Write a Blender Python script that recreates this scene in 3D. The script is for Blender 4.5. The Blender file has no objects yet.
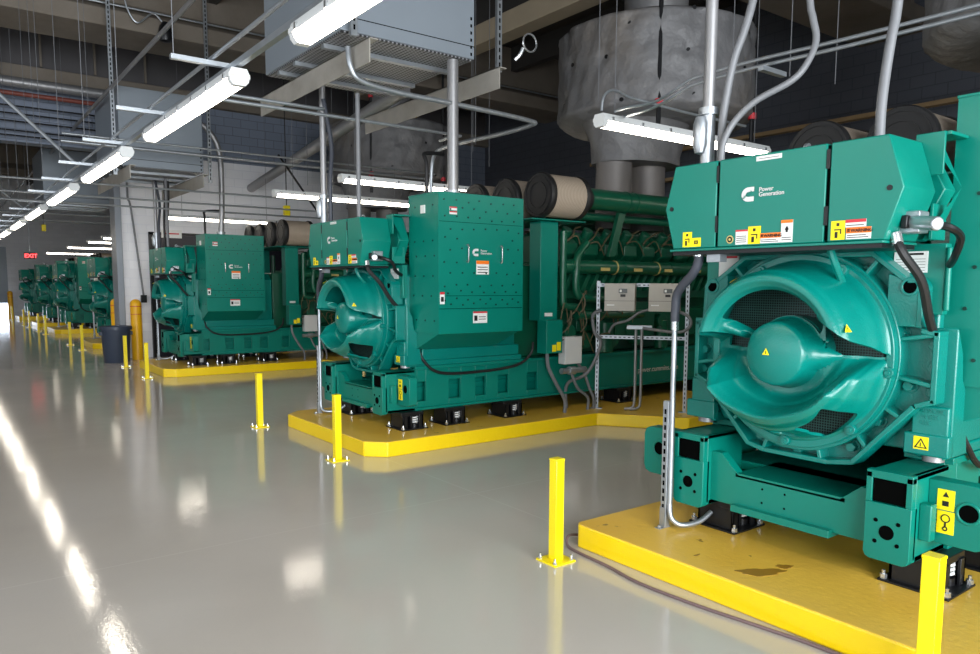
import bpy, bmesh, math, random
from mathutils import Vector, Matrix
random.seed(7)
PI = math.pi
SC = bpy.context.scene
COL = SC.collection

# ------------------------------------------------------------------ materials
def newmat(name):
    m = bpy.data.materials.new(name); m.use_nodes = True
    nt = m.node_tree; nt.nodes.clear()
    out = nt.nodes.new('ShaderNodeOutputMaterial'); p = nt.nodes.new('ShaderNodeBsdfPrincipled')
    nt.links.new(p.outputs[0], out.inputs[0])
    return m, nt, p
def srgb(r, g, b):
    f = lambda c: ((c/255+.055)/1.055)**2.4 if c > 10 else c/255/12.92
    return (f(r), f(g), f(b), 1)
def mat(name, col, rough=.5, metal=0, var=.12, scale=6, bump=0, bscale=60, coat=0, rvar=.1, dirt=None, dscale=1.5, damt=.5, spec=.5, bdist=.01):
    m, nt, p = newmat(name); N = nt.nodes; L = nt.links
    tc = N.new('ShaderNodeTexCoord')
    n = N.new('ShaderNodeTexNoise'); n.inputs['Scale'].default_value = scale; n.inputs['Detail'].default_value = 5
    L.new(tc.outputs['Object'], n.inputs['Vector'])
    cr = N.new('ShaderNodeMixRGB'); c = srgb(*col)
    cr.inputs[1].default_value = tuple(min(1, x*(1-var)) for x in c[:3])+(1,)
    cr.inputs[2].default_value = tuple(min(1, x*(1+var)) for x in c[:3])+(1,)
    L.new(n.outputs['Fac'], cr.inputs[0])
    last = cr.outputs[0]
    if dirt:
        n2 = N.new('ShaderNodeTexNoise'); n2.inputs['Scale'].default_value = dscale; n2.inputs['Detail'].default_value = 8
        n2.inputs['Roughness'].default_value = .65
        L.new(tc.outputs['Object'], n2.inputs['Vector'])
        rp = N.new('ShaderNodeValToRGB'); rp.color_ramp.elements[0].position = .45; rp.color_ramp.elements[1].position = .72
        rp.color_ramp.elements[1].color = (damt, damt, damt, 1)
        L.new(n2.outputs['Fac'], rp.inputs[0])
        mx = N.new('ShaderNodeMixRGB'); L.new(rp.outputs[0], mx.inputs[0]); L.new(last, mx.inputs[1]); mx.inputs[2].default_value = srgb(*dirt)
        last = mx.outputs[0]
    L.new(last, p.inputs['Base Color'])
    p.inputs['Metallic'].default_value = metal; p.inputs['Specular IOR Level'].default_value = spec
    mr = N.new('ShaderNodeMapRange'); mr.inputs['To Min'].default_value = max(0, rough-rvar/2); mr.inputs['To Max'].default_value = min(1, rough+rvar/2)
    L.new(n.outputs['Fac'], mr.inputs[0]); L.new(mr.outputs[0], p.inputs['Roughness'])
    if coat: p.inputs['Coat Weight'].default_value = coat; p.inputs['Coat Roughness'].default_value = .12
    if bump:
        n3 = N.new('ShaderNodeTexNoise'); n3.inputs['Scale'].default_value = bscale; n3.inputs['Detail'].default_value = 4
        L.new(tc.outputs['Object'], n3.inputs['Vector'])
        b = N.new('ShaderNodeBump'); b.inputs['Strength'].default_value = bump; b.inputs['Distance'].default_value = bdist
        L.new(n3.outputs['Fac'], b.inputs['Height']); L.new(b.outputs[0], p.inputs['Normal'])
    return m
def emis(name, col, s):
    m, nt, p = newmat(name)
    p.inputs['Base Color'].default_value = (.8, .8, .8, 1)
    p.inputs['Emission Color'].default_value = srgb(*col); p.inputs['Emission Strength'].default_value = s
    return m
def grid_mat(name, c1, c2, scale, w=.3, metal=.3, rough=.5, axes='YZ'):
    """square wire mesh pattern"""
    m, nt, p = newmat(name); N = nt.nodes; L = nt.links
    tc = N.new('ShaderNodeTexCoord'); sp = N.new('ShaderNodeSeparateXYZ'); L.new(tc.outputs['Object'], sp.inputs[0])
    outs = []
    for a in axes:
        mu = N.new('ShaderNodeMath'); mu.operation = 'MULTIPLY'; L.new(sp.outputs[a], mu.inputs[0]); mu.inputs[1].default_value = scale
        fr = N.new('ShaderNodeMath'); fr.operation = 'FRACT'; L.new(mu.outputs[0], fr.inputs[0])
        lt = N.new('ShaderNodeMath'); lt.operation = 'LESS_THAN'; L.new(fr.outputs[0], lt.inputs[0]); lt.inputs[1].default_value = w
        outs.append(lt)
    mx = N.new('ShaderNodeMath'); mx.operation = 'MAXIMUM'; L.new(outs[0].outputs[0], mx.inputs[0])
    if len(outs) > 1: L.new(outs[1].outputs[0], mx.inputs[1])
    c = N.new('ShaderNodeMixRGB'); L.new(mx.outputs[0], c.inputs[0]); c.inputs[1].default_value = srgb(*c1); c.inputs[2].default_value = srgb(*c2)
    L.new(c.outputs[0], p.inputs['Base Color']); p.inputs['Roughness'].default_value = rough; p.inputs['Metallic'].default_value = metal
    b = N.new('ShaderNodeBump'); b.inputs['Strength'].default_value = .6; b.inputs['Distance'].default_value = .004
    L.new(mx.outputs[0], b.inputs['Height']); L.new(b.outputs[0], p.inputs['Normal'])
    return m
def block_mat(name, col, mortar, sc=1.0):
    m, nt, p = newmat(name); N = nt.nodes; L = nt.links
    tc = N.new('ShaderNodeTexCoord'); sp = N.new('ShaderNodeSeparateXYZ'); L.new(tc.outputs['Object'], sp.inputs[0])
    ad = N.new('ShaderNodeMath'); ad.operation = 'ADD'; L.new(sp.outputs['X'], ad.inputs[0]); L.new(sp.outputs['Y'], ad.inputs[1])
    cb = N.new('ShaderNodeCombineXYZ'); L.new(ad.outputs[0], cb.inputs['X']); L.new(sp.outputs['Z'], cb.inputs['Y'])
    br = N.new('ShaderNodeTexBrick'); br.inputs['Scale'].default_value = sc
    br.inputs['Brick Width'].default_value = .4; br.inputs['Row Height'].default_value = .2; br.inputs['Mortar Size'].default_value = .008
    c = srgb(*col)
    br.inputs['Color1'].default_value = c; br.inputs['Color2'].default_value = tuple(x*.93 for x in c[:3])+(1,); br.inputs['Mortar'].default_value = srgb(*mortar)
    L.new(cb.outputs[0], br.inputs['Vector'])
    L.new(br.outputs['Color'], p.inputs['Base Color']); p.inputs['Roughness'].default_value = .65
    b = N.new('ShaderNodeBump'); b.inputs['Strength'].default_value = .4; b.inputs['Distance'].default_value = .006; b.invert = True
    L.new(br.outputs['Fac'], b.inputs['Height']); L.new(b.outputs[0], p.inputs['Normal'])
    return m
GREEN = mat('green_enamel', (0, 120, 105), .36, 0, .08, 3, .05, 25, coat=.05, rvar=.12, spec=.4)
GREENC = mat('green_cast_iron', (0, 120, 110), .3, 0, .1, 4, .2, 90, coat=.1)
GREENE = mat('green_engine_paint', (4, 84, 60), .38, 0, .2, 5, .2, 40, coat=.2)
BLACK = mat('black_rubber', (22, 22, 24), .55, 0, .2, 20)
BLACKM = mat('black_steel', (26, 27, 30), .38, .3, .2, 12)
DARK = mat('dark_shade_fill', (2, 3, 3), .9, spec=.05)  # near-black shade painted into holes and slots; also seams and rack back
ZINC = mat('galvanised_steel', (168, 174, 180), .38, .75, .18, 14, .05, 60, rvar=.2)
ALU = mat('alloy_conduit', (150, 150, 152), .42, .55, .12, 20, rvar=.15)
CHROME = mat('bright_steel', (205, 208, 210), .22, .85, .05, 20)
WHITE = mat('white_plastic', (214, 216, 216), .45, 0, .03)
LBL = mat('label_white', (228, 230, 228), .5, 0, .05, 30)
LBLY = mat('label_yellow', (248, 226, 10), .45, 0, .03)
LBLO = mat('label_orange', (240, 120, 30), .45, 0, .03)
LBLR = mat('label_red', (200, 50, 60), .45, 0, .03)
LBLK = mat('label_ink', (20, 20, 20), .5, 0, .03)
LBLB = mat('label_tan', (196, 178, 110), .5, 0, .1, 40)
YEL = mat('yellow_post_paint', (250, 226, 8), .35, 0, .04, 4, .05, 50, coat=.3)
YELB = mat('yellow_bollard_plastic', (240, 180, 10), .42, 0, .05, 3, .05, 20)
PAPER = mat('pleated_filter_paper', (186, 172, 156), .8, 0, .15, 30, .3, 60)
BLANKET = mat('grey_silencer_blanket', (112, 112, 114), .55, .1, .14, 1.2, .9, 3.2, dirt=(104, 90, 70), dscale=.6, damt=.6, bdist=.06)
GREYP = mat('grey_panel_paint', (134, 143, 152), .4, .15, .06, 2)
INSTR = mat('charger_grey', (176, 172, 164), .42, .1, .05, 8)
HOSE = mat('grey_flex_conduit', (116, 118, 122), .5, .1, .1, 30)
HOSED = mat('dark_flex_conduit', (62, 66, 76), .5, .05, .1, 30)
TAN = mat('tan_hose', (96, 86, 62), .6, 0, .2, 20)
CONC = mat('precast_concrete', (122, 114, 104), .8, 0, .2, 1.3, .3, 14, dirt=(96, 84, 70), dscale=.9, damt=.6)
DECK = mat('dark_deck', (58, 56, 54), .8, 0, .25, 1.5, .2, 10)
STEELD = mat('angle_steel_mottled', (176, 172, 164), .5, .4, .25, 8, .1, 40, dirt=(120, 112, 100), dscale=4, damt=.5)
BRICKW = block_mat('white_block', (243, 244, 250), (230, 232, 240))
BRICKG = block_mat('blue_grey_block', (124, 134, 152), (98, 106, 120))
BRICKD = block_mat('dark_blue_block', (82, 86, 96), (68, 72, 80))
TRASH = mat('dark_blue_bin_plastic', (52, 62, 80), .42, 0, .08, 5)
COLM = mat('column_grey', (132, 138, 146), .45, .4, .1, 4)
MESH = grid_mat('alternator_wire_mesh', (8, 12, 12), (60, 96, 92), 70, .3)
PERF = grid_mat('perforated_tray', (42, 42, 44), (150, 152, 156), 22, .42, axes='XY')
PLEAT = grid_mat('pleated_filter_media', (112, 98, 84), (176, 162, 146), 45, .5, metal=0, rough=.8, axes='X')
GLOW = emis('lamp_diffuser', (255, 244, 226), 11)
EXITM = emis('exit_red', (255, 30, 40), 3.0)
SKYP = emis('daylight_beyond_door', (225, 238, 255), 5.0)
LCD = mat('lcd_display', (60, 66, 60), .2)

def pad_mat():
    m, nt, p = newmat('yellow_floor_paint'); N = nt.nodes; L = nt.links
    tc = N.new('ShaderNodeTexCoord'); geo = N.new('ShaderNodeNewGeometry')
    sp = N.new('ShaderNodeSeparateXYZ'); L.new(geo.outputs['Normal'], sp.inputs[0])
    n = N.new('ShaderNodeTexNoise'); n.inputs['Scale'].default_value = 2.2; n.inputs['Detail'].default_value = 8; L.new(tc.outputs['Object'], n.inputs['Vector'])
    top = N.new('ShaderNodeMixRGB'); top.inputs[1].default_value = srgb(226, 174, 56); top.inputs[2].default_value = srgb(244, 202, 84)
    L.new(n.outputs['Fac'], top.inputs[0])
    # worn darker dots and stains
    n2 = N.new('ShaderNodeTexNoise'); n2.inputs['Scale'].default_value = 9; n2.inputs['Detail'].default_value = 3; L.new(tc.outputs['Object'], n2.inputs['Vector'])
    rp = N.new('ShaderNodeValToRGB'); rp.color_ramp.elements[0].position = .70; rp.color_ramp.elements[1].position = .74; L.new(n2.outputs['Fac'], rp.inputs[0])
    st = N.new('ShaderNodeMixRGB'); L.new(rp.outputs[0], st.inputs[0]); L.new(top.outputs[0], st.inputs[1]); st.inputs[2].default_value = srgb(150, 112, 40)
    mx = N.new('ShaderNodeMixRGB'); sm = N.new('ShaderNodeMapRange'); sm.inputs['From Min'].default_value = .6; sm.inputs['From Max'].default_value = .95
    L.new(sp.outputs['Z'], sm.inputs[0]); L.new(sm.outputs[0], mx.inputs[0])
    mx.inputs[1].default_value = srgb(250, 214, 8); L.new(st.outputs[0], mx.inputs[2])
    L.new(mx.outputs[0], p.inputs['Base Color'])
    mr = N.new('ShaderNodeMapRange'); mr.inputs['To Min'].default_value = .22; mr.inputs['To Max'].default_value = .5; L.new(n.outputs['Fac'], mr.inputs[0]); L.new(mr.outputs[0], p.inputs['Roughness'])
    n3 = N.new('ShaderNodeTexNoise'); n3.inputs['Scale'].default_value = 28; n3.inputs['Detail'].default_value = 5; L.new(tc.outputs['Object'], n3.inputs['Vector'])
    b = N.new('ShaderNodeBump'); b.inputs['Strength'].default_value = .3; b.inputs['Distance'].default_value = .008; L.new(n3.outputs['Fac'], b.inputs['Height']); L.new(b.outputs[0], p.inputs['Normal'])
    p.inputs['Coat Weight'].default_value = .3; p.inputs['Coat Roughness'].default_value = .15
    return m
PAD = pad_mat()
def floor_mat():
    m, nt, p = newmat('polished_grey_floor'); N = nt.nodes; L = nt.links
    tc = N.new('ShaderNodeTexCoord'); sp = N.new('ShaderNodeSeparateXYZ'); L.new(tc.outputs['Object'], sp.inputs[0])
    n = N.new('ShaderNodeTexNoise'); n.inputs['Scale'].default_value = .7; n.inputs['Detail'].default_value = 6; n.inputs['Distortion'].default_value = .6
    L.new(tc.outputs['Object'], n.inputs['Vector'])
    c = N.new('ShaderNodeMixRGB'); c.inputs[1].default_value = srgb(182, 176, 169); c.inputs[2].default_value = srgb(202, 196, 188); L.new(n.outputs['Fac'], c.inputs[0])
    last = c.outputs[0]
    def line(axis, period, off, w):
        a = N.new('ShaderNodeMath'); a.operation = 'SUBTRACT'; L.new(sp.outputs[axis], a.inputs[0]); a.inputs[1].default_value = off-period/2
        d = N.new('ShaderNodeMath'); d.operation = 'DIVIDE'; L.new(a.outputs[0], d.inputs[0]); d.inputs[1].default_value = period
        f = N.new('ShaderNodeMath'); f.operation = 'FRACT'; L.new(d.outputs[0], f.inputs[0])
        s = N.new('ShaderNodeMath'); s.operation = 'SUBTRACT'; L.new(f.outputs[0], s.inputs[0]); s.inputs[1].default_value = .5
        ab = N.new('ShaderNodeMath'); ab.operation = 'ABSOLUTE'; L.new(s.outputs[0], ab.inputs[0])
        lt = N.new('ShaderNodeMath'); lt.operation = 'LESS_THAN'; L.new(ab.outputs[0], lt.inputs[0]); lt.inputs[1].default_value = w/period
        return lt.outputs[0]
    mx = N.new('ShaderNodeMath'); mx.operation = 'MAXIMUM'; L.new(line('Y', 3.85, 4.70, .006), mx.inputs[0]); L.new(line('X', 4.0, 3.4, .006), mx.inputs[1])
    ml = N.new('ShaderNodeMath'); ml.operation = 'MULTIPLY'; L.new(mx.outputs[0], ml.inputs[0]); ml.inputs[1].default_value = .285
    j = N.new('ShaderNodeMixRGB'); L.new(ml.outputs[0], j.inputs[0]); L.new(last, j.inputs[1]); j.inputs[2].default_value = srgb(214, 210, 204)
    L.new(j.outputs[0], p.inputs['Base Color'])
    # broad waves plus a fine orange peel that breaks the lamp reflections into sparkle
    n2 = N.new('ShaderNodeTexNoise'); n2.inputs['Scale'].default_value = 60; n2.inputs['Detail'].default_value = 2; L.new(tc.outputs['Object'], n2.inputs['Vector'])
    n3 = N.new('ShaderNodeTexNoise'); n3.inputs['Scale'].default_value = 2.2; n3.inputs['Detail'].default_value = 3; L.new(tc.outputs['Object'], n3.inputs['Vector'])
    b1 = N.new('ShaderNodeBump'); b1.inputs['Strength'].default_value = .25; b1.inputs['Distance'].default_value = .0016; L.new(n2.outputs['Fac'], b1.inputs['Height'])
    b2 = N.new('ShaderNodeBump'); b2.inputs['Strength'].default_value = .15; b2.inputs['Distance'].default_value = .01; L.new(n3.outputs['Fac'], b2.inputs['Height']); L.new(b1.outputs[0], b2.inputs['Normal'])
    L.new(b2.outputs[0], p.inputs['Normal'])
    mr = N.new('ShaderNodeMapRange'); mr.inputs['To Min'].default_value = .05; mr.inputs['To Max'].default_value = .10; L.new(n.outputs['Fac'], mr.inputs[0]); L.new(mr.outputs[0], p.inputs['Roughness'])
    p.inputs['Specular IOR Level'].default_value = .6
    return m
FLOOR = floor_mat()

# ------------------------------------------------------------------ mesh builder
class M:
    def __init__(s): s.v = []; s.f = []; s.m = []; s.k = 0
    def use(s, k): s.k = k; return s
    def add(s, vs, fs):
        b = len(s.v); s.v += [tuple(v) for v in vs]
        for f in fs: s.f.append(tuple(b+i for i in f)); s.m.append(s.k)
        return s
    def box(s, x0, x1, y0, y1, z0, z1):
        return s.add([(x0,y0,z0),(x1,y0,z0),(x1,y1,z0),(x0,y1,z0),(x0,y0,z1),(x1,y0,z1),(x1,y1,z1),(x0,y1,z1)],
                     [(0,3,2,1),(4,5,6,7),(0,1,5,4),(1,2,6,5),(2,3,7,6),(3,0,4,7)])
    def prism(s, poly, ax, a0, a1):
        """poly of 2-D points extruded along ax ('x': (y,z), 'y': (x,z), 'z': (x,y))"""
        def P(p, a): return {'x': (a, p[0], p[1]), 'y': (p[0], a, p[1]), 'z': (p[0], p[1], a)}[ax]
        n = len(poly); vs = [P(p, a0) for p in poly]+[P(p, a1) for p in poly]
        return s.add(vs, [tuple(range(n))[::-1], tuple(range(n, 2*n))]+[(i, (i+1) % n, n+(i+1) % n, n+i) for i in range(n)])
    def cyl(s, p0, p1, r, n=12, r1=None, cap=True):
        p0 = Vector(p0); p1 = Vector(p1); d = (p1-p0).normalized(); r1 = r if r1 is None else r1
        u = d.orthogonal().normalized(); w = d.cross(u)
        vs = [p0+(u*math.cos(2*PI*i/n)+w*math.sin(2*PI*i/n))*r for i in range(n)]+[p1+(u*math.cos(2*PI*i/n)+w*math.sin(2*PI*i/n))*r1 for i in range(n)]
        fs = [(i, (i+1) % n, n+(i+1) % n, n+i) for i in range(n)]
        if cap: fs += [tuple(range(n))[::-1], tuple(range(n, 2*n))]
        return s.add(vs, fs)
    def lathe(s, prof, o, ax='x', n=32):
        """prof: (radius, along) pairs"""
        o = Vector(o); vs = []
        for r, a in prof:
            for i in range(n):
                t = 2*PI*i/n; c, q = r*math.cos(t), r*math.sin(t)
                vs.append(o+Vector({'x': (a, c, q), 'y': (c, a, q), 'z': (c, q, a)}[ax]))
        fs = []
        for j in range(len(prof)-1):
            for i in range(n): fs.append((j*n+i, j*n+(i+1) % n, (j+1)*n+(i+1) % n, (j+1)*n+i))
        fs += [tuple(range(n))[::-1], tuple((len(prof)-1)*n+i for i in range(n))]
        return s.add(vs, fs)
    def tube(s, pts, r, n=8, smooth=6, rib=0):
        P = [Vector(p) for p in pts]
        if smooth and len(P) > 2:
            Q = []
            for i in range(len(P)-1):
                a, b, c, d = P[max(i-1, 0)], P[i], P[i+1], P[min(i+2, len(P)-1)]
                for k in range(smooth):
                    t = k/smooth
                    Q.append(.5*((2*b)+(c-a)*t+(2*a-5*b+4*c-d)*t*t+(-a+3*b-3*c+d)*t**3))
            Q.append(P[-1]); P = Q
        T = []
        for i in range(len(P)): T.append((P[min(i+1, len(P)-1)]-P[max(i-1, 0)]).normalized())
        u = T[0].orthogonal().normalized(); vs = []
        for i, p in enumerate(P):
            u = (u-T[i]*u.dot(T[i])).normalized(); w = T[i].cross(u)
            rr = r*(1+rib*(1 if i % 2 else -1))
            vs += [p+(u*math.cos(2*PI*k/n)+w*math.sin(2*PI*k/n))*rr for k in range(n)]
        fs = []
        for i in range(len(P)-1):
            for k in range(n): fs.append((i*n+k, i*n+(k+1) % n, (i+1)*n+(k+1) % n, (i+1)*n+k))
        fs += [tuple(range(n))[::-1], tuple((len(P)-1)*n+k for k in range(n))]
        return s.add(vs, fs)
    def ring(s, o, ax, r0, r1, a0, a1, n=48):
        return s.lathe_closed([(r0, a0), (r1, a0), (r1, a1), (r0, a1)], o, ax, n)
    def lathe_closed(s, prof, o, ax='x', n=32):
        o = Vector(o); vs = []
        for r, a in prof:
            for i in range(n):
                t = 2*PI*i/n; c, q = r*math.cos(t), r*math.sin(t)
                vs.append(o+Vector({'x': (a, c, q), 'y': (c, a, q), 'z': (c, q, a)}[ax]))
        J = len(prof); fs = []
        for j in range(J):
            k = (j+1) % J
            for i in range(n): fs.append((j*n+i, j*n+(i+1) % n, k*n+(i+1) % n, k*n+i))
        return s.add(vs, fs)
    def build(s, name, mats, parent=None, origin=(0, 0, 0), smooth=40, bevel=0, seg=2, rot=None):
        me = bpy.data.meshes.new(name); o3 = Vector(origin)
        me.from_pydata([tuple(Vector(v)-o3) for v in s.v], [], s.f)
        if not isinstance(mats, (list, tuple)): mats = [mats]
        for m in mats: me.materials.append(m)
        if len(mats) > 1: me.polygons.foreach_set('material_index', s.m)
        bm = bmesh.new(); bm.from_mesh(me); bmesh.ops.recalc_face_normals(bm, faces=bm.faces); bm.to_mesh(me); bm.free()
        if smooth:
            me.polygons.foreach_set('use_smooth', [True]*len(me.polygons)); me.set_sharp_from_angle(angle=math.radians(smooth))
        o = bpy.data.objects.new(name, me); COL.objects.link(o)
        if parent is not None: o.parent = parent
        else: o.location = o3
        if bevel:
            b = o.modifiers.new('bevel', 'BEVEL'); b.width = bevel; b.segments = seg; b.limit_method = 'ANGLE'; b.angle_limit = math.radians(35)
            b.harden_normals = False
        return o
def tag(o, label=None, cat=None, group=None, kind=None):
    if label: o['label'] = label
    if cat: o['category'] = cat
    if group: o['group'] = group
    if kind: o['kind'] = kind
    return o
def thing(name, label, cat, loc=(0, 0, 0), group=None):
    o = bpy.data.objects.new(name, None); COL.objects.link(o); o.location = loc; o.empty_display_size = .1
    return tag(o, label, cat, group)
def copy_tree(o, parent=None):
    c = o.copy(); COL.objects.link(c)
    if parent is not None: c.parent = parent
    for ch in list(KIDS.get(o.name, [])): copy_tree(ch, c)
    return c
KIDS = {}
def index_kids():
    KIDS.clear()
    for o in bpy.data.objects:
        if o.parent: KIDS.setdefault(o.parent.name, []).append(o)
def struct(o): o['kind'] = 'structure'; return o
def text(name, body, size, pos, face, m, parent=None, ext=.0008, space=1.0, bold=0, org=(0, 0, 0), shear=0, turn=0, align='LEFT'):
    cu = bpy.data.curves.new(name, 'FONT'); cu.body = body; cu.size = size; cu.extrude = ext; cu.space_line = space; cu.offset = bold; cu.shear = shear
    cu.align_x = align
    t = bpy.data.objects.new(name, cu); COL.objects.link(t)
    bpy.context.view_layer.update()
    me = bpy.data.meshes.new_from_object(t.evaluated_get(bpy.context.evaluated_depsgraph_get()))
    COL.objects.unlink(t); bpy.data.objects.remove(t)
    R = {'front': Matrix(((0, 0, -1), (-1, 0, 0), (0, 1, 0))), 'side': Matrix(((1, 0, 0), (0, 0, -1), (0, 1, 0)))}[face]
    R = R @ Matrix.Rotation(turn, 3, 'Z')
    me.transform(Matrix.Translation(Vector(pos)-Vector(org)) @ R.to_4x4())
    me.materials.clear(); me.materials.append(m)
    o = bpy.data.objects.new(name, me); COL.objects.link(o)
    if parent is not None: o.parent = parent
    else: o.location = org
    return o

# ------------------------------------------------------------------ camera
cam = bpy.data.cameras.new('camera'); camo = bpy.data.objects.new('camera', cam); COL.objects.link(camo)
F = 741.0; CX, CY = 490.0, 362.0
ax_ = Vector((1480-CX, -(290-CY), -F)).normalized(); ay_ = Vector((-71-CX, -(284-CY), -F)).normalized()
az_ = ax_.cross(ay_).normalized(); ax_ = ay_.cross(az_)
camo.matrix_world = Matrix.Translation((0, 0, 1.65)) @ Matrix((ax_, ay_, az_)).to_4x4()
cam.sensor_width = 36; cam.lens = F*36/980; cam.shift_y = (CY-327)/980; cam.clip_start = .05; cam.clip_end = 300
SC.camera = camo

# ------------------------------------------------------------------ the setting
XR, YF, HC = 13.5, 46.5, 7.4
struct(M().box(-9, XR, -6, YF, -.2, 0).build('floor', FLOOR, smooth=0))
ce = M(); ce.box(-9, XR, -6, YF, HC, HC+.3); struct(ce.build('ceiling', DECK, smooth=0))
struct(M().box(XR, XR+.3, -6, YF+.3, 0, HC).build('wall_right', BRICKD, smooth=0))
# cross wall between third and fourth machine, with a header over the aisle
cw = M(); cw.box(3.46, XR, 18.2, 18.6, 0, 4.55)
struct(cw.build('wall_cross', BRICKW, smooth=0))
struct(M().box(-9, XR, 18.2, 18.6, 4.55, 5.75).build('wall_header', BRICKG, smooth=0))
struct(M().box(-9, XR, 18.21, 18.6, 5.75, HC).build('wall_upper', mat('dark_wall_panel', (84, 82, 84), .8, 0, .2, 1.5), smooth=0))
struct(M().box(3.34, 3.47, 18.12, 18.68, 0, 4.55).build('trim_1', COLM, smooth=0, bevel=.01))
struct(M().box(-9, XR, 18.02, 18.2, 5.75, 6.05).build('trim_2', CONC, smooth=0, bevel=.02))
# far wall with roller door partly raised
fw = M(); fw.box(-9, .3, YF, YF+.3, 0, HC); fw.box(3.32, XR, YF, YF+.3, 0, HC); fw.box(.3, 3.32, YF, YF+.3, 3.6, HC)
struct(fw.build('wall_far', BRICKW, smooth=0))
dr = M()
for i in range(17): dr.box(.3, 3.32, YF+.05, YF+.1, .66+i*.175, .66+i*.175+.165)
dr.box(.3, 3.32, YF+.11, YF+.14, .66, 3.6)
struct(dr.build('door_1', GREYP, smooth=0))
struct(M().box(-3, 5, YF+2.5, YF+2.6, -.2, 4).build('outside_daylight', SKYP, smooth=0))
# left wall with tall windows (daylight source, out of frame)
lw = M(); lw.box(-9.3, -9, -6, YF+.3, 0, 1.0); lw.box(-9.3, -9, -6, YF+.3, 5.2, HC)
for y0 in range(-6, 12, 6): lw.box(-9.3, -9, y0, y0+1.2, 1.0, 5.2)
lw.box(-9.3, -9, 12, YF, 1.0, 5.2)
struct(lw.build('wall_left', BRICKW, smooth=0))
bk = M(); bk.box(-9, -5.5, -6.3, -6, 0, HC); bk.box(4.5, XR, -6.3, -6, 0, HC); bk.box(-5.5, 4.5, -6.3, -6, 4.8, HC)
struct(bk.build('wall_back', BRICKW, smooth=0))
# dark service door in the cross wall
dd = M(); dd.box(4.02, 7.2, 18.13, 18.2, 0, 2.84)
dd.use(1).box(4.02, 4.1, 18.1, 18.14, 0, 2.84).box(4.02, 7.2, 18.1, 18.14, 2.78, 2.84)
struct(dd.build('door_2', [mat('black_door', (26, 26, 40), .45), BLACKM], smooth=0))
tag(M().use(0).box(4.28, 4.72, 18.09, 18.125, 2.72, 2.9).use(1).box(4.34, 4.66, 18.085, 18.09, 2.8, 2.83).build('door_sign', [LBL, LBLR], origin=(4.5, 18.11, 2.72)),
    'small white sign above the black door in the white block wall', 'sign')
# precast girders across the hall
nt_ = 3
def girder(y0, y1, z0, lab):
    g = M(); g.prism([(y0, z0), (y1, z0), (y1, z0+.28), ((y0+y1)/2+.3, z0+.5), ((y0+y1)/2+.3, HC), ((y0+y1)/2-.3, HC), ((y0+y1)/2-.3, z0+.5), (y0, z0+.28)], 'x', -9, XR)
    return g.build('trim_%d' % lab, CONC, smooth=0, bevel=.02)
struct(girder(14.3, 15.5, 6.0, 3)); struct(girder(5.8, 7.0, 5.9, 4)); struct(girder(26.0, 27.0, 5.9, 6)); struct(girder(35, 36, 5.9, 7))
# double-tee stems running along the hall
for i, x in enumerate((-7.5, -5.1, -2.7, -.3, 2.1, 4.5, 6.9, 9.3, 11.7)):
    struct(M().box(x-.09, x+.09, -6, YF, HC-.55, HC).build('trim_%d' % (8+i), DECK, smooth=0))

# ------------------------------------------------------------------ generator set prototype (v = distance from its axis)
ORG = (4.6, 0, .15)
G = thing('generator_set', '', 'generator', (4.6, 2.25, .15), 'green generator sets standing in a row')
def gp(m, name, mats, parent=None, **k): return m.build(name, mats, parent or G, origin=ORG, **k)
CZ = 1.30    # height of the shaft axis
# --- base frame
fr = M()
for s in (-1, 1):
    v0, v1 = (-.72, -.50) if s < 0 else (.47, .69)
    # front foot: box tube with letter slot on top, shade inside painted as a dark plate
    fr.prism([(v0, .60), (v0, .345), (v0+.01, .322), (v0+.03, .312), (v1-.03, .312), (v1-.01, .322), (v1, .345), (v1, .60)], 'x', 3.66, 3.72); fr.box(3.66, 3.70, v0, v0+.03, .6, .75); fr.box(3.66, 3.70, v1-.03, v1, .6, .75); fr.box(3.66, 3.70, v0, v1, .72, .76)
    fr.box(3.70, 4.05, v0, v0+.025, .33, .76); fr.box(3.70, 4.05, v1-.025, v1, .33, .76); fr.box(3.70, 4.05, v0, v1, .735, .76); fr.box(3.72, 4.05, v0, v1, .33, .36)
    fr.box(3.72, 4.05, v0+.02, v1-.02, .36, .56)
    # long rail: web recessed with flanges, window openings
    w0, w1 = (-.70, -.66) if s < 0 else (.66, .70)
    f0, f1 = (-.74, -.50) if s < 0 else (.50, .74)
    xs = [4.05, 4.09, 4.20, 4.50, 4.66, 4.86, 5.01, 5.18, 5.34, 5.62, 5.78, 9.6]
    for i in range(0, len(xs)-1, 1):
        if i % 2 == 0: fr.box(xs[i], xs[i+1], w0, w1, .33, .79)
        else:
            fr.box(xs[i], xs[i+1], w0, w1, .33, .42); fr.box(xs[i], xs[i+1], w0, w1, .63, .79)
    fr.box(4.05, 9.6, f0, f1, .765, .80); fr.box(4.05, 9.6, f0, f1, .33, .355)
fr.box(4.05, 9.6, -.58, .58, .5, .56); fr.box(4.06, 6.2, -.56, -.53, .36, .76)
fr.use(1)  # foot holes and slots: near-black discs and plates painted as inner shade
for v in (-.61, .58):
    fr.cyl((3.656, v, .46), (3.664, v, .46), .036, 20)
    for a in (45, 135, 225, 315): fr.cyl((3.656, v+.075*math.cos(math.radians(a)), .46+.075*math.sin(math.radians(a))), (3.664, v+.075*math.cos(math.radians(a)), .46+.075*math.sin(math.radians(a))), .011, 10)
    fr.box(3.668, 3.71, v-.08, v+.08, .605, .715)
fr.use(0)
base = gp(fr, 'base_frame', [GREEN, DARK], bevel=.005)
cm = M(); cm.prism([(-.50, .36), (-.50, .63), (-.44, .64), (-.33, .55), (.28, .55), (.40, .66), (.47, .66), (.47, .36)], 'x', 3.74, 3.80)
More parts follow.
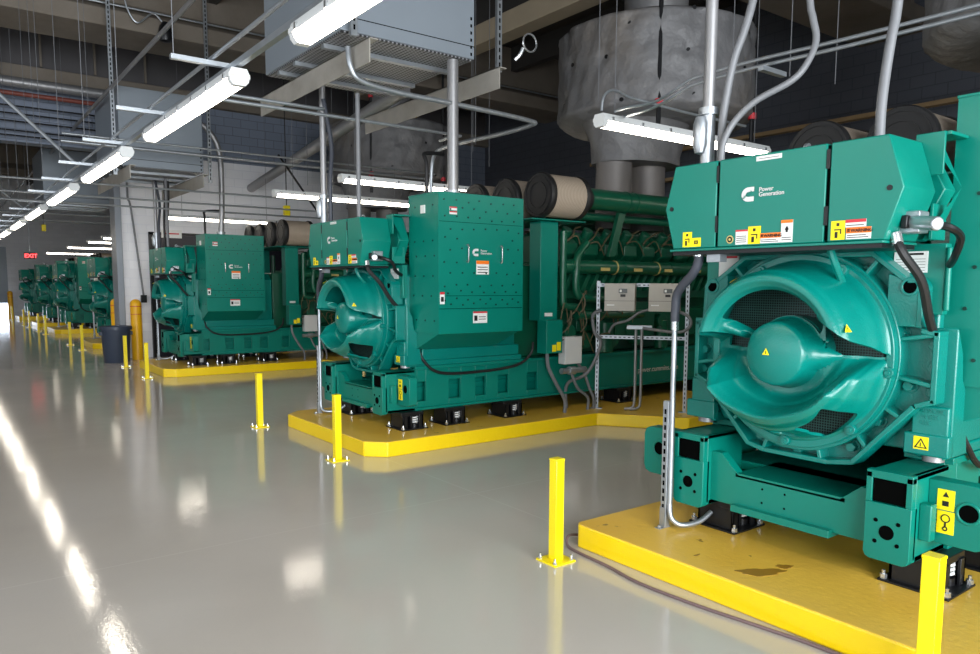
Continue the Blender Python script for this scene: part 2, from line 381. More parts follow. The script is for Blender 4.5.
cm.box(3.74, 4.2, -.36, .30, .535, .56); cm.box(3.70, 3.86, -.30, .30, .335, .375)
cm.use(1)
for v in (-.02, .12):
    for z in (.42, .5): cm.cyl((3.737, v, z), (3.741, v, z), .007, 8)
gp(cm, 'cross_member', [GREEN, DARK], bevel=.01)
# lifting lugs with round eyes
for s in (-1, 1):
    q = M(); i0, o0 = s*.72, s*(.985 if s < 0 else 1.03); xo = 0 if s < 0 else -.06
    P = [(i0, .42), (o0-s*.05, .42), (o0-s*.015, .435), (o0, .47), (o0, .68), (o0-s*.015, .715), (o0-s*.05, .73), (i0, .73)]
    q.prism(P, 'x', 3.83+xo, 3.92+xo); q.use(1).cyl((3.827+xo, s*.90, .595), (3.9215+xo, s*.90, .595), .042, 22)
    q.use(0).ring((3.83+xo, s*.90, .595), 'x', .042, .056, -.006, .004, 24)
    lg = gp(q, 'lifting_lug', [GREEN, DARK], base, bevel=.004)
    if s > 0: continue
    t = M(); c = s*.80; t.box(3.827, 3.83, c-.038, c+.038, .59, .69).box(3.827, 3.83, c-.042, c+.034, .475, .585)
    t.use(1).prism([(c-.014, .655), (c+.014, .655), (c, .68)], 'x', 3.8255, 3.827).box(3.8255, 3.827, c-.014, c+.014, .61, .635)
    t.ring((3.8255, c-.004, .55), 'x', .016, .021, 0, .0015, 16).box(3.8255, 3.827, c-.008, c, .51, .53).ring((3.8255, c-.004, .50), 'x', .006, .012, 0, .0015, 12)
    gp(t, 'lifting_label', [LBLY, LBLK], lg, smooth=0)
# small web-side block beside the foot
gp(M().box(3.74, 3.80, -.775, -.72, .44, .62), 'side_stop', GREEN, base, bevel=.006)
# --- vibration isolators
for x, s in ((3.98, -1), (4.52, -1), (5.33, -1), (7.2, -1), (8.9, -1), (3.98, 1), (4.52, 1), (5.33, 1), (7.2, 1), (8.9, 1)):
    v = -.675 if s < 0 else .515; i = M()
    i.box(x-.16, x+.16, v-.17, v+.17, .15, .162)
    i.box(x-.125, x-.105, v-.13, v+.13, .16, .30); i.box(x+.105, x+.125, v-.13, v+.13, .16, .30); i.box(x-.135, x+.135, v-.12, v+.14, .29, .33)
    i.box(x-.125, x-.07, v-.13, v-.115, .16, .3); i.box(x+.07, x+.125, v-.13, v-.115, .16, .3); i.box(x-.125, x+.125, v+.11, v+.13, .16, .3); i.box(x-.02, x+.0, v-.11, v+.11, .16, .3)
    iso = gp(i, 'vibration_isolator', BLACKM, bevel=.003)
    sp_ = M(); P = []
    for k in range(25):
        a = k/8*2*PI; P.append((x+.045+.036*math.cos(a), v-.07+.036*math.sin(a), .205+.07*k/24))
    sp_.tube(P, .0085, 6, smooth=0)
    gp(sp_, 'coil_spring', [WHITE], iso)
    gp(M().cyl((x+.045, v-.07, .162), (x+.045, v-.07, .20), .045, 14), 'spring_seat', BLACKM, iso)
    for dx in (-.135, .135):
      for dv in (-.15, .15):
        b = M(); b.cyl((x+dx, v+dv, .16), (x+dx, v+dv, .185), .018, 6).cyl((x+dx, v+dv, .18), (x+dx, v+dv, .205), .009, 8)
        gp(b, 'anchor_bolt', CHROME, iso)
# --- alternator body
al = M()
al.prism([(-.56, .82), (.56, .82), (.66, .95), (.66, 1.75), (.5, 1.88), (-.5, 1.88), (-.66, 1.75), (-.66, .95)], 'x', 3.98, 5.45)
al.box(3.94, 5.5, -.735, -.60, .80, .86); al.box(3.94, 5.5, .60, .735, .80, .86)
al.box(4.14, 5.46, -.73, -.68, .86, .98)
alt = gp(al, 'alternator_body', GREENC, bevel=.01)
# front upper cover plate with data sticker
cv = M(); cv.box(3.93, 3.99, -.69, .69, 1.52, 1.865); cv.cyl((3.93, -.705, 1.54), (3.93, -.705, 1.845), .014, 10)
gp(M().box(3.52, 3.58, .30, .39, 1.79, 1.832), 'small_fitting', ZINC)
cov = gp(cv, 'terminal_cover', GREEN, alt, bevel=.006)
st = M(); st.box(3.925, 3.93, -.61, -.45, 1.725, 1.83)
st.use(1)
for k in range(5): st.box(3.924, 3.925, -.60, -.46, 1.735+k*.014, 1.737+k*.014)
st.box(3.924, 3.925, -.59, -.50, 1.812, 1.822)
gp(st, 'data_plate', [LBL, LBLK], cov, smooth=0)
st = M(); st.box(3.925, 3.93, .46, .60, 1.70, 1.85).use(1).box(3.923, 3.925, .47, .59, 1.825, 1.845)
gp(st, 'data_plate', [LBL, LBLR], cov, smooth=0)
# feet gussets, front
for s in (-1, 1):
    q = M()
    v0, v1 = sorted((s*.62, s*.77))
    q.prism([(3.93, 1.46), (4.0, 1.33), (4.02, 1.20), (4.06, 1.15), (4.12, .82), (3.93, .82)], 'y', v0, v1)
    ft = gp(q, 'alternator_foot', GREENC, bevel=.008)
    v0, v1 = sorted((s*.59, s*.76))
    q = M().box(3.905, 3.94, v0, v1, .90, 1.07).box(3.895, 3.95, min(v0, v1)-.01, max(v0, v1)+.03, .82, .93)
    fp = gp(q, 'cast_pad', GREENC, ft, bevel=.008)
    gp(M().cyl((3.96, s*.68, .79), (3.96, s*.68, .83), .05, 16), 'levelling_shim', ALU, ft)
    if s < 0:
        t = M(); t.box(3.892, 3.895, -.68, -.61, .85, .915).use(1).prism([(-.675, .858), (-.615, .858), (-.645, .908)], 'x', 3.891, 3.892).use(0).prism([(-.665, .863), (-.625, .863), (-.645, .897)], 'x', 3.890, 3.891).use(1).box(3.889, 3.890, -.647, -.643, .867, .885)
        gp(t, 'warning_label', [LBLY, LBLK], ft, smooth=0)
        text('casting_text', 'REMOVE\nAFTER\nUSE', .03, (3.904, -.63, 1.035), 'front', GREENC, ft, ext=.002, org=ORG)
# --- stator flange with pockets, ribs and bolts
FX = 3.83
outl = [(-.20, .695), (-.342, .72), (-.634, 1.056), (-.724, 1.09), (-.724, 1.442), (-.64, 1.456), (-.64, 1.66), (-.61, 1.70), (-.56, 1.70), (-.39, 1.835), (.36, 1.835), (.55, 1.70), (.60, 1.70), (.63, 1.66), (.64, 1.45), (.69, 1.44), (.69, 1.09), (.60, 1.05), (.30, .72), (.18, .695)]
fl = M(); fl.prism(outl, 'x', FX+.09, FX+.13)
n = len(outl)
for i in range(n):
    a = Vector(outl[i]); b = Vector(outl[(i+1) % n]); d = (b-a).normalized(); nn = Vector((-d.y, d.x))
    c = Vector((0, CZ))
    if nn.dot(c-(a+b)/2) < 0: nn = -nn
    a2 = a-d*.0; b2 = b+d*.0
    fl.prism([tuple(a2), tuple(b2), tuple(b2+nn*.028), tuple(a2+nn*.028)], 'x', FX, FX+.1)
fl.ring((0, 0, CZ), 'x', .515, .555, FX-.005, FX+.1, 72)
for aa in (10, -10, 28, 48, 72, 100, 130, 152, 170, 190, -28, -48, -72, -105, -130, -152):
    a = math.radians(aa); c, s = math.cos(a), math.sin(a)
    r1 = 9
    for i in range(n):   # ray to the outline
        p = Vector(outl[i])-Vector((0, CZ)); q = Vector(outl[(i+1) % n])-Vector((0, CZ)); e = q-p; den = c*e.y-s*e.x
        if abs(den) < 1e-9: continue
        t = (p.x*e.y-p.y*e.x)/den; u = (p.x*s-p.y*c)/den
        if t > 0 and -1e-6 <= u <= 1+1e-6: r1 = min(r1, t)
    if r1 < .57 or r1 > 2: continue
    w = .011
    fl.prism([(-c*0+c*.54-s*w, CZ+s*.54+c*w), (c*.54+s*w, CZ+s*.54-c*w), (c*r1+s*w, CZ+s*r1-c*w), (c*r1-s*w, CZ+s*r1+c*w)], 'x', FX+.005, FX+.1)
flange = gp(fl, 'stator_flange', GREENC, bevel=.005)
for vv_, zz in ((.575, 1.655), (-.575, 1.655)):
    sg = 1 if vv_ > 0 else -1
    q = M(); q.prism([(sg*.47, 1.60), (sg*.50, 1.46), (sg*.625, 1.46), (sg*.625, 1.67), (sg*.60, 1.69), (sg*.56, 1.69), (sg*.47, 1.72)], 'x', FX+.004, FX+.09); q.ring((0, vv_, zz), 'x', .032, .046, FX-.002, FX+.02, 24)
    lgg = gp(q, 'lifting_eye', GREENC, flange, bevel=.003)
    gp(M().cyl((FX+.001, vv_, zz), (FX+.02, vv_, zz), .033, 20), 'eye_hole_shade', DARK, flange)  # dark disc painted as the shade inside the eye
for p in [(-.68, 1.14), (-.68, 1.26), (-.68, 1.37), (.655, 1.14), (.655, 1.26), (.655, 1.37), (-.60, 1.50), (-.57, 1.16), (-.43, .96), (-.30, .80), (.0, .73), (.24, .78), (.42, .93), (-.33, 1.74), (-.1, 1.79), (.15, 1.79), (.33, 1.72), (-.52, 1.42), (.55, 1.47)]:
    bo = M(); bo.cyl((FX+.05, p[0], p[1]), (FX+.092, p[0], p[1]), .026, 6); bo.cyl((FX+.085, p[0], p[1]), (FX+.095, p[0], p[1]), .038, 14)
    gp(bo, 'flange_bolt', GREENC, flange, bevel=.002)

# --- end bell : a relief surface over a polar grid
def ss(a, b, t):
    t = max(0, min(1, (t-a)/(b-a))); return t*t*(3-2*t)
def lerp(tab, r):
    if r <= tab[0][0]: return tab[0][1]
    for (a, x), (b, y) in zip(tab, tab[1:]):
        if r <= b:
            t = (r-a)/(b-a); t = t*t*(3-2*t); return x+(y-x)*t
    return tab[-1][1]
UP = [(0, .30), (.16, .30), (.20, .10), (.30, .10), (.345, .33), (.375, .375), (.40, .395), (.425, .39), (.45, .345), (.49, .16), (.505, .06), (.53, .035)]
LOW = [(0, .30), (.16, .30), (.20, .145), (.26, .15), (.33, .235), (.38, .345), (.40, .385), (.415, .395), (.43, .375), (.46, .29), (.49, .16), (.505, .06), (.53, .035)]
NOT_ = [(0, .30), (.16, .30), (.22, .27), (.30, .17), (.38, .06), (.44, .03), (.53, .035)]
BV, BS = -.03, .965      # the bell sits a little off the flange centre and is slightly smaller
AUR = [(.25, 38), (.30, 37), (.36, 31), (.41, 22), (.45, 13), (.50, 4), (.53, 1)]
AUL = [(.25, 17), (.36, 17), (.41, 14), (.50, 6), (.53, 3)]
def lin(tab, r):
    if r <= tab[0][0]: return tab[0][1]
    for (a, x), (b, y) in zip(tab, tab[1:]):
        if r <= b: return x+(y-x)*(r-a)/(b-a)
    return tab[-1][1]
def warp(r, ph):
    """slide the columns of the grid so that an edge of the opening falls on a column"""
    if ph <= 0 or ph >= 180 or r < .22: return ph
    k = min(1, (r-.22)/.03)
    def w1(a, ref, to):
        if a < ref: return a*to/ref
        if a < 45: return to+(a-ref)*(45-to)/(45-ref)
        return a
    if ph < 45: return ph+(w1(ph, 20, lin(AUR, r))-ph)*k
    if ph > 135: return ph+((180-w1(180-ph, 16, lin(AUL, r)))-ph)*k
    return ph
def bell_p(r, ph):
    up = ph >= 0; rt = abs(ph) < 90; a = abs(ph); a = min(a, 180-a)     # angle from the horizontal
    if up:
        na = lin(AUR if rt else AUL, max(r, .25)); w = ss(na-3.0, na, a) if r > .24 else ss(18, 30, a)
        if .2 < r < .24: k = (r-.2)/.04; w = w*k+ss(10, 34, a)*(1-k)
    else:
        hi = 26 if rt else 32; w = max(0, min(1, (a-2)/(hi-2)))
        k = max(0, min(1, (r-.36)/.15)); w2 = max(0, min(1, (a-1)/(hi*.45))); w = w*(1-k)+w2*k
    rr_ = r
    if not up and r > .2:
        rl = .41-.07*ss(15, 75, a)
        rr_ = .2+(r-.2)*.21/(rl-.2) if r < rl else .41+(r-rl)*.12/(.53-rl)
    P = lerp(UP if up else LOW, rr_)
    if up and not rt and 16 < a < 32.5 and r < .36: P = max(P, .22+.10*max(0, (r-.2)/.15)*1.0-.06*((a-24)/8)**2)
    # full-width cone from the hub to a point short of the rim
    zz = r*math.sin(math.radians(a)); vv = r*math.cos(math.radians(a)); L_ = .305 if rt else .28
    half = .168*max(0, 1-max(0, vv-.06)/(L_-.06))
    flat = lerp([(0, .2), (.2, .13), (.30, .11), (.42, .06), (.53, .035)], r)
    Q = flat
    if half > .004 and zz < half: Q = max(flat, flat+(.275-flat)*min(1, half/.168*1.25)*math.sqrt(max(0, 1-(zz/half)**2)))
    h = max(P*w+flat*(1-w), Q) if w < 1 else (max(P, Q) if r < .3 else P)
    if r < .17: h = .275+.035*(1-(r/.17)**2.5)
    elif r < .2: h = h+(.275-h)*(1-ss(.165, .195, r))
    return h
rs = [.02, .05, .09, .12, .14, .155, .165, .172, .18, .19, .20, .21, .22, .235, .25]
while rs[-1] < .5: rs.append(round(rs[-1]+.0075, 4))
rs += [.515, .53]
NT = 360
def inpoly(x, y, P):
    c = False
    for i in range(len(P)):
        (x1, y1), (x2, y2) = P[i], P[i-1]
        if (y1 > y) != (y2 > y) and x < (x2-x1)*(y-y1)/(y2-y1)+x1: c = not c
    return c
O3_ = [(-.12, -.39), (-.30, -.285), (-.40, -.24), (-.425, -.28), (-.36, -.36), (-.18, -.455)]
bm = bmesh.new(); grid = []
for r in rs:
    row = []
    for k in range(NT):
        ph = warp(r, -180+k*360/NT); t = math.radians(ph)
        row.append(bm.verts.new((FX-bell_p(r, ph)-ORG[0], BV-BS*r*math.cos(t), CZ+BS*r*math.sin(t)-ORG[2])))
    grid.append(row)
bm.faces.new(grid[0])
for j in range(len(rs)-1):
    rm = (rs[j]+rs[j+1])/2
    for k in range(NT):
        ph = -180+(k+.5)*360/NT; a = abs(ph); a = min(a, 180-a); hole = False
        if 0 < ph and 33 < ph < 148 and .21 < rm < .345: hole = True
        if .235 < rm < .495 and 0 < ph < 20:
            pr = warp(rm, ph); zz = rm*math.sin(math.radians(pr)); vv = rm*math.cos(math.radians(pr)); half = .168*max(0, 1-max(0, vv-.06)/.245)
            if zz > half*.9+.006: hole = True
        if .26 < rm < .44 and 164 < ph < 178: hole = True
        if -69 < ph < -37 and .42 < rm < .4875: hole = True
        if .44 < rm < .4825 and (-98 < ph < -80 or -130 < ph < -114): hole = True
        if hole: continue
        bm.faces.new((grid[j][k], grid[j][(k+1) % NT], grid[j+1][(k+1) % NT], grid[j+1][k]))
bmesh.ops.delete(bm, geom=[v for v in bm.verts if not v.link_faces], context='VERTS')
bmesh.ops.recalc_face_normals(bm, faces=bm.faces)
for _ in range(3):
    bmesh.ops.smooth_vert(bm, verts=[v for v in bm.verts if v.is_boundary and (v.co.y-BV)**2+(v.co.z+ORG[2]-CZ)**2 < .2304], factor=.5, use_axis_x=True, use_axis_y=True, use_axis_z=True)
# fold the opening edges inward so the casting shows its thickness
bm.normal_update(); bm.verts.ensure_lookup_table(); of = list(bm.faces); sgn = -1 if sum(v.normal.x for v in bm.verts) < 0 else 1
twin = {v: bm.verts.new(v.co-v.normal*(.016*(-sgn if False else 1))*(1 if sgn < 0 else -1)) for v in list(bm.verts)}
be = [e for e in bm.edges if e.is_boundary]
for f in of: bm.faces.new([twin[v] for v in reversed(f.verts)])
for e in be: bm.faces.new((e.verts[0], e.verts[1], twin[e.verts[1]], twin[e.verts[0]]))
bmesh.ops.recalc_face_normals(bm, faces=bm.faces)
me = bpy.data.meshes.new('end_bell'); bm.to_mesh(me); bm.free(); me.materials.append(GREENC)
me.polygons.foreach_set('use_smooth', [True]*len(me.polygons)); me.set_sharp_from_angle(angle=math.radians(50))
bell = bpy.data.objects.new('end_bell', me); COL.objects.link(bell); bell.parent = G
gp(M().ring((0, BV*.5, CZ), 'x', .49, .53, FX-.05, FX, 72), 'bell_rim', GREENC, bell, bevel=.004)
for a in (-8, 62, 118, 188, -50, -95, -130):
    a = math.radians(a); q = M(); c, q2 = BV-.50*math.cos(a), CZ+.50*math.sin(a)
    q.cyl((FX-.07, c, q2), (FX-.03, c, q2), .028, 14); q.cyl((FX-.078, c, q2), (FX-.065, c, q2), .015, 6)
    gp(q, 'rim_bolt', GREENC, bell, bevel=.002)
gp(M().cyl((FX-.012, 0, CZ), (FX-.006, 0, CZ), .48, 48), 'guard_mesh', MESH, bell, smooth=30)
gp(M().cyl((FX-.10, BV, CZ), (FX-.012, BV, CZ), .2, 32), 'bearing_housing', GREENC, bell, smooth=30)
def tri(x, v, z, s, name='warning_label', par=bell, sx=1.0):
    t = M(); t.prism([(v-s*sx, z-s*.8), (v+s*sx, z-s*.8), (v, z+s)], 'x', x-.002, x).use(1).box(x-.0028, x-.002, v-s*.12, v+s*.12, z-s*.5, z+s*.25)
    gp(t, name, [LBLY, LBLK], par, smooth=0)
tri(FX-.316, BV+.02, CZ+.01, .02)
# labels lying on the slanted skirt
def skin_label(ph, r, s):
    t = math.radians(ph); h = bell_p(r, ph); h2 = bell_p(r+.01, ph)
    nrm = Vector((-(1), 0, 0)); dr_ = Vector((-(h2-h)/.01, -math.cos(t), math.sin(t))).normalized()
    tg = Vector((0, math.sin(t), math.cos(t))); nn = dr_.cross(tg).normalized()
    if nn.x > 0: nn = -nn
    c = Vector((FX-h, BV-BS*r*math.cos(t), CZ+BS*r*math.sin(t)))+nn*.012
    up = Vector((0, 0, 1)); up = (up-nn*up.dot(nn)).normalized(); sd = up.cross(nn)
    m_ = M(); m_.add([c-sd*s-up*s*.7, c+sd*s-up*s*.7, c+up*s], [(0, 1, 2)]).use(1)
    c2 = c+nn*.001; m_.add([c2-sd*s*.12-up*s*.45, c2+sd*s*.12-up*s*.45, c2+sd*s*.12+up*s*.3, c2-sd*s*.12+up*s*.3], [(0, 1, 2, 3)])
    gp(m_, 'warning_label', [LBLY, LBLK], bell, smooth=0)
skin_label(20, .455, .024); skin_label(116, .435, .032)
# --- control cabinet on top (three panels, pointed ends)
cf = 3.49
CT, CB = 2.34, 1.868
def cab(v0, v1, name, pl=0, pr=0):
    m_ = M(); zr = 2.10
    poly = [(v0, CB), (v1, CB)] + ([(v1+pr, zr)] if pr else []) + [(v1, CT), (v0, CT)] + ([(v0-pl, zr)] if pl else [])
    m_.prism(poly, 'x', cf, cf+.32); return gp(m_, name, GREEN, bevel=.006)
# v runs + towards the far side: left panel in the picture is v>0
left = cab(.318, .605, 'control_panel', pr=.065); mid = cab(-.308, .302, 'control_panel'); right = cab(-.60, -.328, 'control_panel', pl=.075)
gp(M().box(cf+.01, cf+.31, .300, .320, CB+.01, CT-.01).box(cf+.01, cf+.31, -.330, -.306, CB+.01, CT-.01), 'panel_gap', DARK, mid, smooth=0)
hg = M()
for z in (1.95, 2.22): hg.box(cf-.003, cf+.01, .303, .317, z, z+.09).box(cf-.003, cf+.01, -.327, -.309, z, z+.09)
gp(hg, 'hinge', BLACKM, mid, smooth=0)
for v, par in ((.622, left), (-.613, right)): gp(M().cyl((cf-.004, v, 2.1), (cf+.002, v, 2.1), .013, 12), 'panel_latch', BLACKM, par)
gp(M().box(cf-.012, cf+.33, -.60, .62, CB-.014, CB-.002), 'cabinet_rail', GREEN, bevel=.002)
gp(M().box(cf+.005, cf+.33, -.59, .61, CB-.035, CB-.014), 'under_rail_dark_strip', BLACKM)  # black strip added to darken the gap beneath the rail
X = cf-.001
def lab(v, z, w, h, bg, extra, par, name='warning_label'):
    """flat sticker on the cabinet face; extra: (material index, v0,v1,z0,z1) in 0..1 of its size, left to right"""
    t = M(); t.box(X-.002, X, v-w/2, v+w/2, z, z+h)
    for k, a, b, c, d in extra:
        t.use(k).box(X-.0032, X-.002, v+w/2-b*w, v+w/2-a*w, z+c*h, z+d*h)
    return gp(t, name, [bg, LBLO, LBLK, LBLR, LBL], par, smooth=0)
hand = [(2, .3, .5, .1, .42), (2, .25, .75, .5, .56), (2, .68, .76, .3, .55), (2, .4, .6, .72, .88)]
lab(.504, 1.877, .062, .085, LBLY, hand, left); lab(.441, 1.877, .062, .05, LBLY, [(2, .3, .7, .3, .7), (0, .4, .6, .4, .6)], left)
t = M(); t.cyl((X-.002, .219, 1.907), (X, .219, 1.907), .022, 20).use(1).cyl((X-.003, .219, 1.907), (X-.002, .219, 1.907), .016, 16).use(0).cyl((X-.004, .219, 1.907), (X-.003, .219, 1.907), .007, 12)
gp(t, 'round_seal', [LBLB, LBLK], mid)
txt = [(2, .08, .9, a, a+.04) for a in (.15, .28, .41, .54)]
lab(.146, 1.877, .074, .078, LBL, [(3, 0, 1, .88, 1)]+txt, mid)
lab(.070, 1.877, .074, .092, LBLY, hand, mid)
lab(-.024, 1.878, .118, .052, LBL, [(1, 0, 1, .5, 1), (2, .04, .16, .6, .9), (2, .05, .9, .12, .18), (2, .05, .8, .3, .36)], mid)
text('warning_text', 'WARNING', .021, (X-.004, .012, 1.909), 'front', LBLK, mid, org=ORG, bold=.0006)
lab(-.116, 1.878, .064, .112, LBL, [(1, 0, 1, .86, 1), (2, .35, .65, .55, .62), (2, .42, .6, .45, .7), (2, .1, .9, .1, .13), (2, .1, .9, .2, .23)], mid)
lab(.002, 2.303, .145, .024, LBL, [(2, .1, .9, .4, .5)], mid, 'asset_label')
lab(-.382, 1.877, .068, .09, LBLY, hand, right)
lab(-.482, 1.877, .118, .055, LBL, [(1, 0, 1, .5, 1), (2, .04, .16, .6, .9), (2, .05, .9, .12, .18), (2, .05, .8, .3, .36)], right)
lab(-.467, 1.933, .098, .036, LBL, [(3, 0, 1, .6, 1), (2, .05, .9, .2, .3)], right)
text('warning_text', 'WARNING', .021, (X-.004, -.446, 1.910), 'front', LBLK, right, org=ORG, bold=.0006)
def brand(par, pos, face, s):
    """white C emblem with the two-line wording beside it"""
    pts = []; n = 14
    for i in range(n+1):
        a = math.radians(90+180*i/n); pts.append((.55+.55*math.cos(a), .5+.5*math.sin(a)))
    pts = [(1.0, 1.0)]+pts+[(1.0, 0)]
    inn = [(1.0, .33)]+[(.55+.2*math.cos(math.radians(270-180*i/8)), .5+.17*math.sin(math.radians(270-180*i/8))) for i in range(9)]+[(1.0, .67)]
    m_ = M(); p = Vector(pos)
    poly = pts+inn
    def W(q, d):
        if face == 'front': return (p.x-d, p.y-q[0]*s, p.z+q[1]*s)
        return (p.x+q[0]*s, p.y-d, p.z+q[1]*s)
    nn = len(poly)
    # quads between outer and inner arcs keep the C clean
    O = [(1, 1)]+[(.55+.55*math.cos(math.radians(90+180*i/12)), .5+.5*math.sin(math.radians(90+180*i/12))) for i in range(13)]+[(1, 0)]
    I = [(1, .67)]+[(.55+.2*math.cos(math.radians(90+180*i/12)), .5+.17*math.sin(math.radians(90+180*i/12))) for i in range(13)]+[(1, .33)]
    k = len(O); vs = [W(q, .002) for q in O]+[W(q, .002) for q in I]
    m_.add(vs, [(i, i+1, k+i+1, k+i) for i in range(k-1)])
    e = gp(m_, 'emblem', WHITE, par, smooth=0)
    off = Vector((-.0035, -.06*s, .12*s)) if face == 'front' else Vector((.06*s, -.0035, .12*s))
    text('emblem_script', 'cummins', s*.27, p+off, face, GREEN, par, ext=.0003, org=ORG, turn=math.radians(34), bold=s*.004)
    off = Vector((-.002, -1.38*s, .62*s)) if face == 'front' else Vector((1.38*s, -.002, .62*s))
    text('brand_lettering', 'Power\nGeneration', s*.42, p+off, face, WHITE, par, ext=.0008, org=ORG, space=.82, bold=s*.004)
brand(mid, (X-.001, .155, 2.10), 'front', .075)
# cable connector and plug on the near end
cn = M(); cn.box(3.60, 3.70, -.70, -.60, 1.90, 2.0); cn.use(1).box(3.57, 3.64, -.63, -.66+.0, 1.92, 1.98)
cn.use(0).cyl((3.62, -.66, 1.95), (3.55, -.80, 1.93), .032, 12)
gp(cn, 'plug_connector', [ZINC, BLACKM], right, bevel=.006)
gp(M().tube([(3.62, -.72, 1.94), (3.66, -.80, 1.92), (3.74, -.82, 1.88), (3.80, -.78, 1.80), (3.90, -.72, 1.76)], .018, 8), 'braided_hose', BLACKM, right)
gp(M().tube([(3.56, -.62, 1.875), (3.56, -.66, 1.80), (3.66, -.70, 1.68), (3.78, -.69, 1.52), (3.88, -.68, 1.42)], .021, 8), 'signal_cable', BLACK, right)
gp(M().cyl((3.56, -.615, 1.90), (3.56, -.63, 1.85), .026, 10), 'cable_gland', CHROME, right)
gp(M().tube([(3.60, -.28, 1.86), (3.62, -.31, 1.76), (3.72, -.30, 1.66), (3.80, -.25, 1.60)], .019, 8), 'green_hose', GREENC, right)
# side wall label post behind the cabinet: pointed duct and open bracket
du = M(); du.prism([(-.56, 1.88), (.56, 1.88), (.66, 2.10), (.56, 2.36), (-.56, 2.36), (-.68, 2.12)], 'x', 3.90, 4.02)
du.prism([(-.50, 1.88), (.50, 1.88), (.50, 2.3), (-.50, 2.3)], 'x', 3.81, 3.90)
dct = gp(du, 'duct_box', GREEN, bevel=.006)
br = M(); br.box(3.83, 3.98, -.66, -.645, 1.88, 2.05)
br.add([(3.83, -.62, 2.36), (3.97, -.62, 2.36), (3.90, -.75, 2.12)], [(0, 1, 2)]); br.add([(3.83, -.62, 1.88), (3.97, -.62, 1.88), (3.90, -.75, 2.12)], [(0, 2, 1)])
br.box(3.828, 4.02, -.72, -.57, 2.362, 2.378).box(3.812, 3.828, -.70, -.57, 2.18, 2.378)
gp(br, 'duct_bracket', GREEN, dct, bevel=.003)
gp(M().tube([(3.9, -.2, 2.37), (3.9, .1, 2.395), (3.86, .35, 2.37)], .012, 6).ring((3.84, .0, 2.40), 'y', .012, .025, -.01, .01, 14), 'lifting_ring', ZINC, mid)
# --- big terminal box on the near side
tb = M(); tb.box(4.03, 5.11, -1.22, -.66, 1.17, 2.57); Y = -1.221
tb.use(2).box(4.04, 5.10, Y-.0005, Y, 2.285, 2.289).box(4.04, 5.10, Y-.0005, Y, 1.55, 1.554).box(4.04, 5.10, Y-.0005, Y, 1.42, 1.425)
tb.use(1); rnd = random.Random(3)
for zr, off in ((2.5, 0), (2.42, .07), (2.33, 0), (2.22, .07), (2.12, 0), (2.02, .07), (1.9, 0), (1.78, .07), (1.66, 0), (1.59, .05), (1.52, 0), (1.47, .07)):
    for k in range(7):
        x = 4.10+off+k*.145+rnd.uniform(-.01, .01); z = zr+rnd.uniform(-.015, .015)
        if x < 5.08 and not (1.83 < z < 2.16 and 4.38 < x < 4.86): tb.cyl((x, Y-.006, z), (x, Y, z), .0095, 8)
for z in (2.45, 2.1, 1.95, 1.75, 1.55, 1.3):
    for v in (-1.12, -.95, -.78): tb.cyl((4.024, v+.03*math.sin(z*9), z), (4.03, v+.03*math.sin(z*9), z), .0095, 8)
tbox = gp(tb, 'output_terminal_box', [GREEN, mat('bolt_dark_green', (3, 50, 42), .4), DARK], bevel=.002)
sk = M(); sk.add([(4.05, -1.19, 1.17), (5.09, -1.19, 1.17), (5.09, -.74, .98), (4.05, -.74, .98), (4.05, -.66, 1.17), (5.09, -.66, 1.17), (5.09, -.66, .98), (4.05, -.66, .98)],
              [(0, 3, 2, 1), (0, 1, 5, 4), (2, 3, 7, 6), (0, 4, 7, 3), (1, 2, 6, 5)])
gp(sk, 'sloping_underside', GREEN, tbox, smooth=0)
gp(M().box(4.025, 5.115, -1.223, -.655, 2.56, 2.575), 'box_lid', GREEN, tbox, bevel=.002)
for x in (4.37, 4.80):
    gp(M().tube([(x, Y, 1.90), (x, Y-.035, 1.905), (x, Y-.035, 2.055), (x, Y, 2.06)], .008, 8, smooth=3), 'handle', CHROME, tbox)
brand(tbox, (4.44, Y-.001, 1.955), 'side', .075)
def slab_(x, z, w, h, ex, par=tbox, yy=Y):
    t = M(); t.box(x, x+w, yy-.003, yy, z, z+h)
    for k, a, b, c, d in ex: t.use(k).box(x+a*w, x+b*w, yy-.004, yy-.003, z+c*h, z+d*h)
    gp(t, 'warning_label', [LBL, LBLO, LBLK, LBLR], par, smooth=0)
slab_(4.49, 1.77, .16, .14, [(1, 0, 1, .75, 1), (2, .1, .9, .5, .56), (2, .1, .9, .32, .38), (2, .1, .9, .12, .18)])
slab_(4.45, 1.27, .18, .12, [(3, 0, 1, .85, 1), (2, .08, .3, .2, .65), (2, .4, .9, .5, .56), (2, .4, .9, .3, .36)])
slab_(4.045, 1.47, .055, .12, [(3, 0, 1, .8, 1), (2, .2, .8, .2, .6)])
slab_(4.16, 2.40, .09, .035, [(3, 0, 1, .6, 1)]); slab_(4.16, 2.36, .09, .03, [(3, 0, 1, .6, 1)])
gp(M().box(4.021, 4.03, -.98, -.90, 2.38, 2.46), 'asset_label', LBL, tbox, smooth=0)
gp(M().cyl((4.42, -.90, 2.57), (4.42, -.90, 2.62), .07, 20).cyl((4.42, -.90, 2.615), (4.42, -.90, 2.64), .08, 20), 'conduit_hub', ZINC, tbox)
# near-side cable sag under the box
gp(M().tube([(4.10, -.72, 1.0), (4.14, -.76, .86), (4.35, -.77, .72), (4.9, -.77, .70), (5.4, -.77, .74), (5.6, -.78, .86), (5.62, -.8, 1.0)], .016, 8), 'sagging_cable', BLACK)
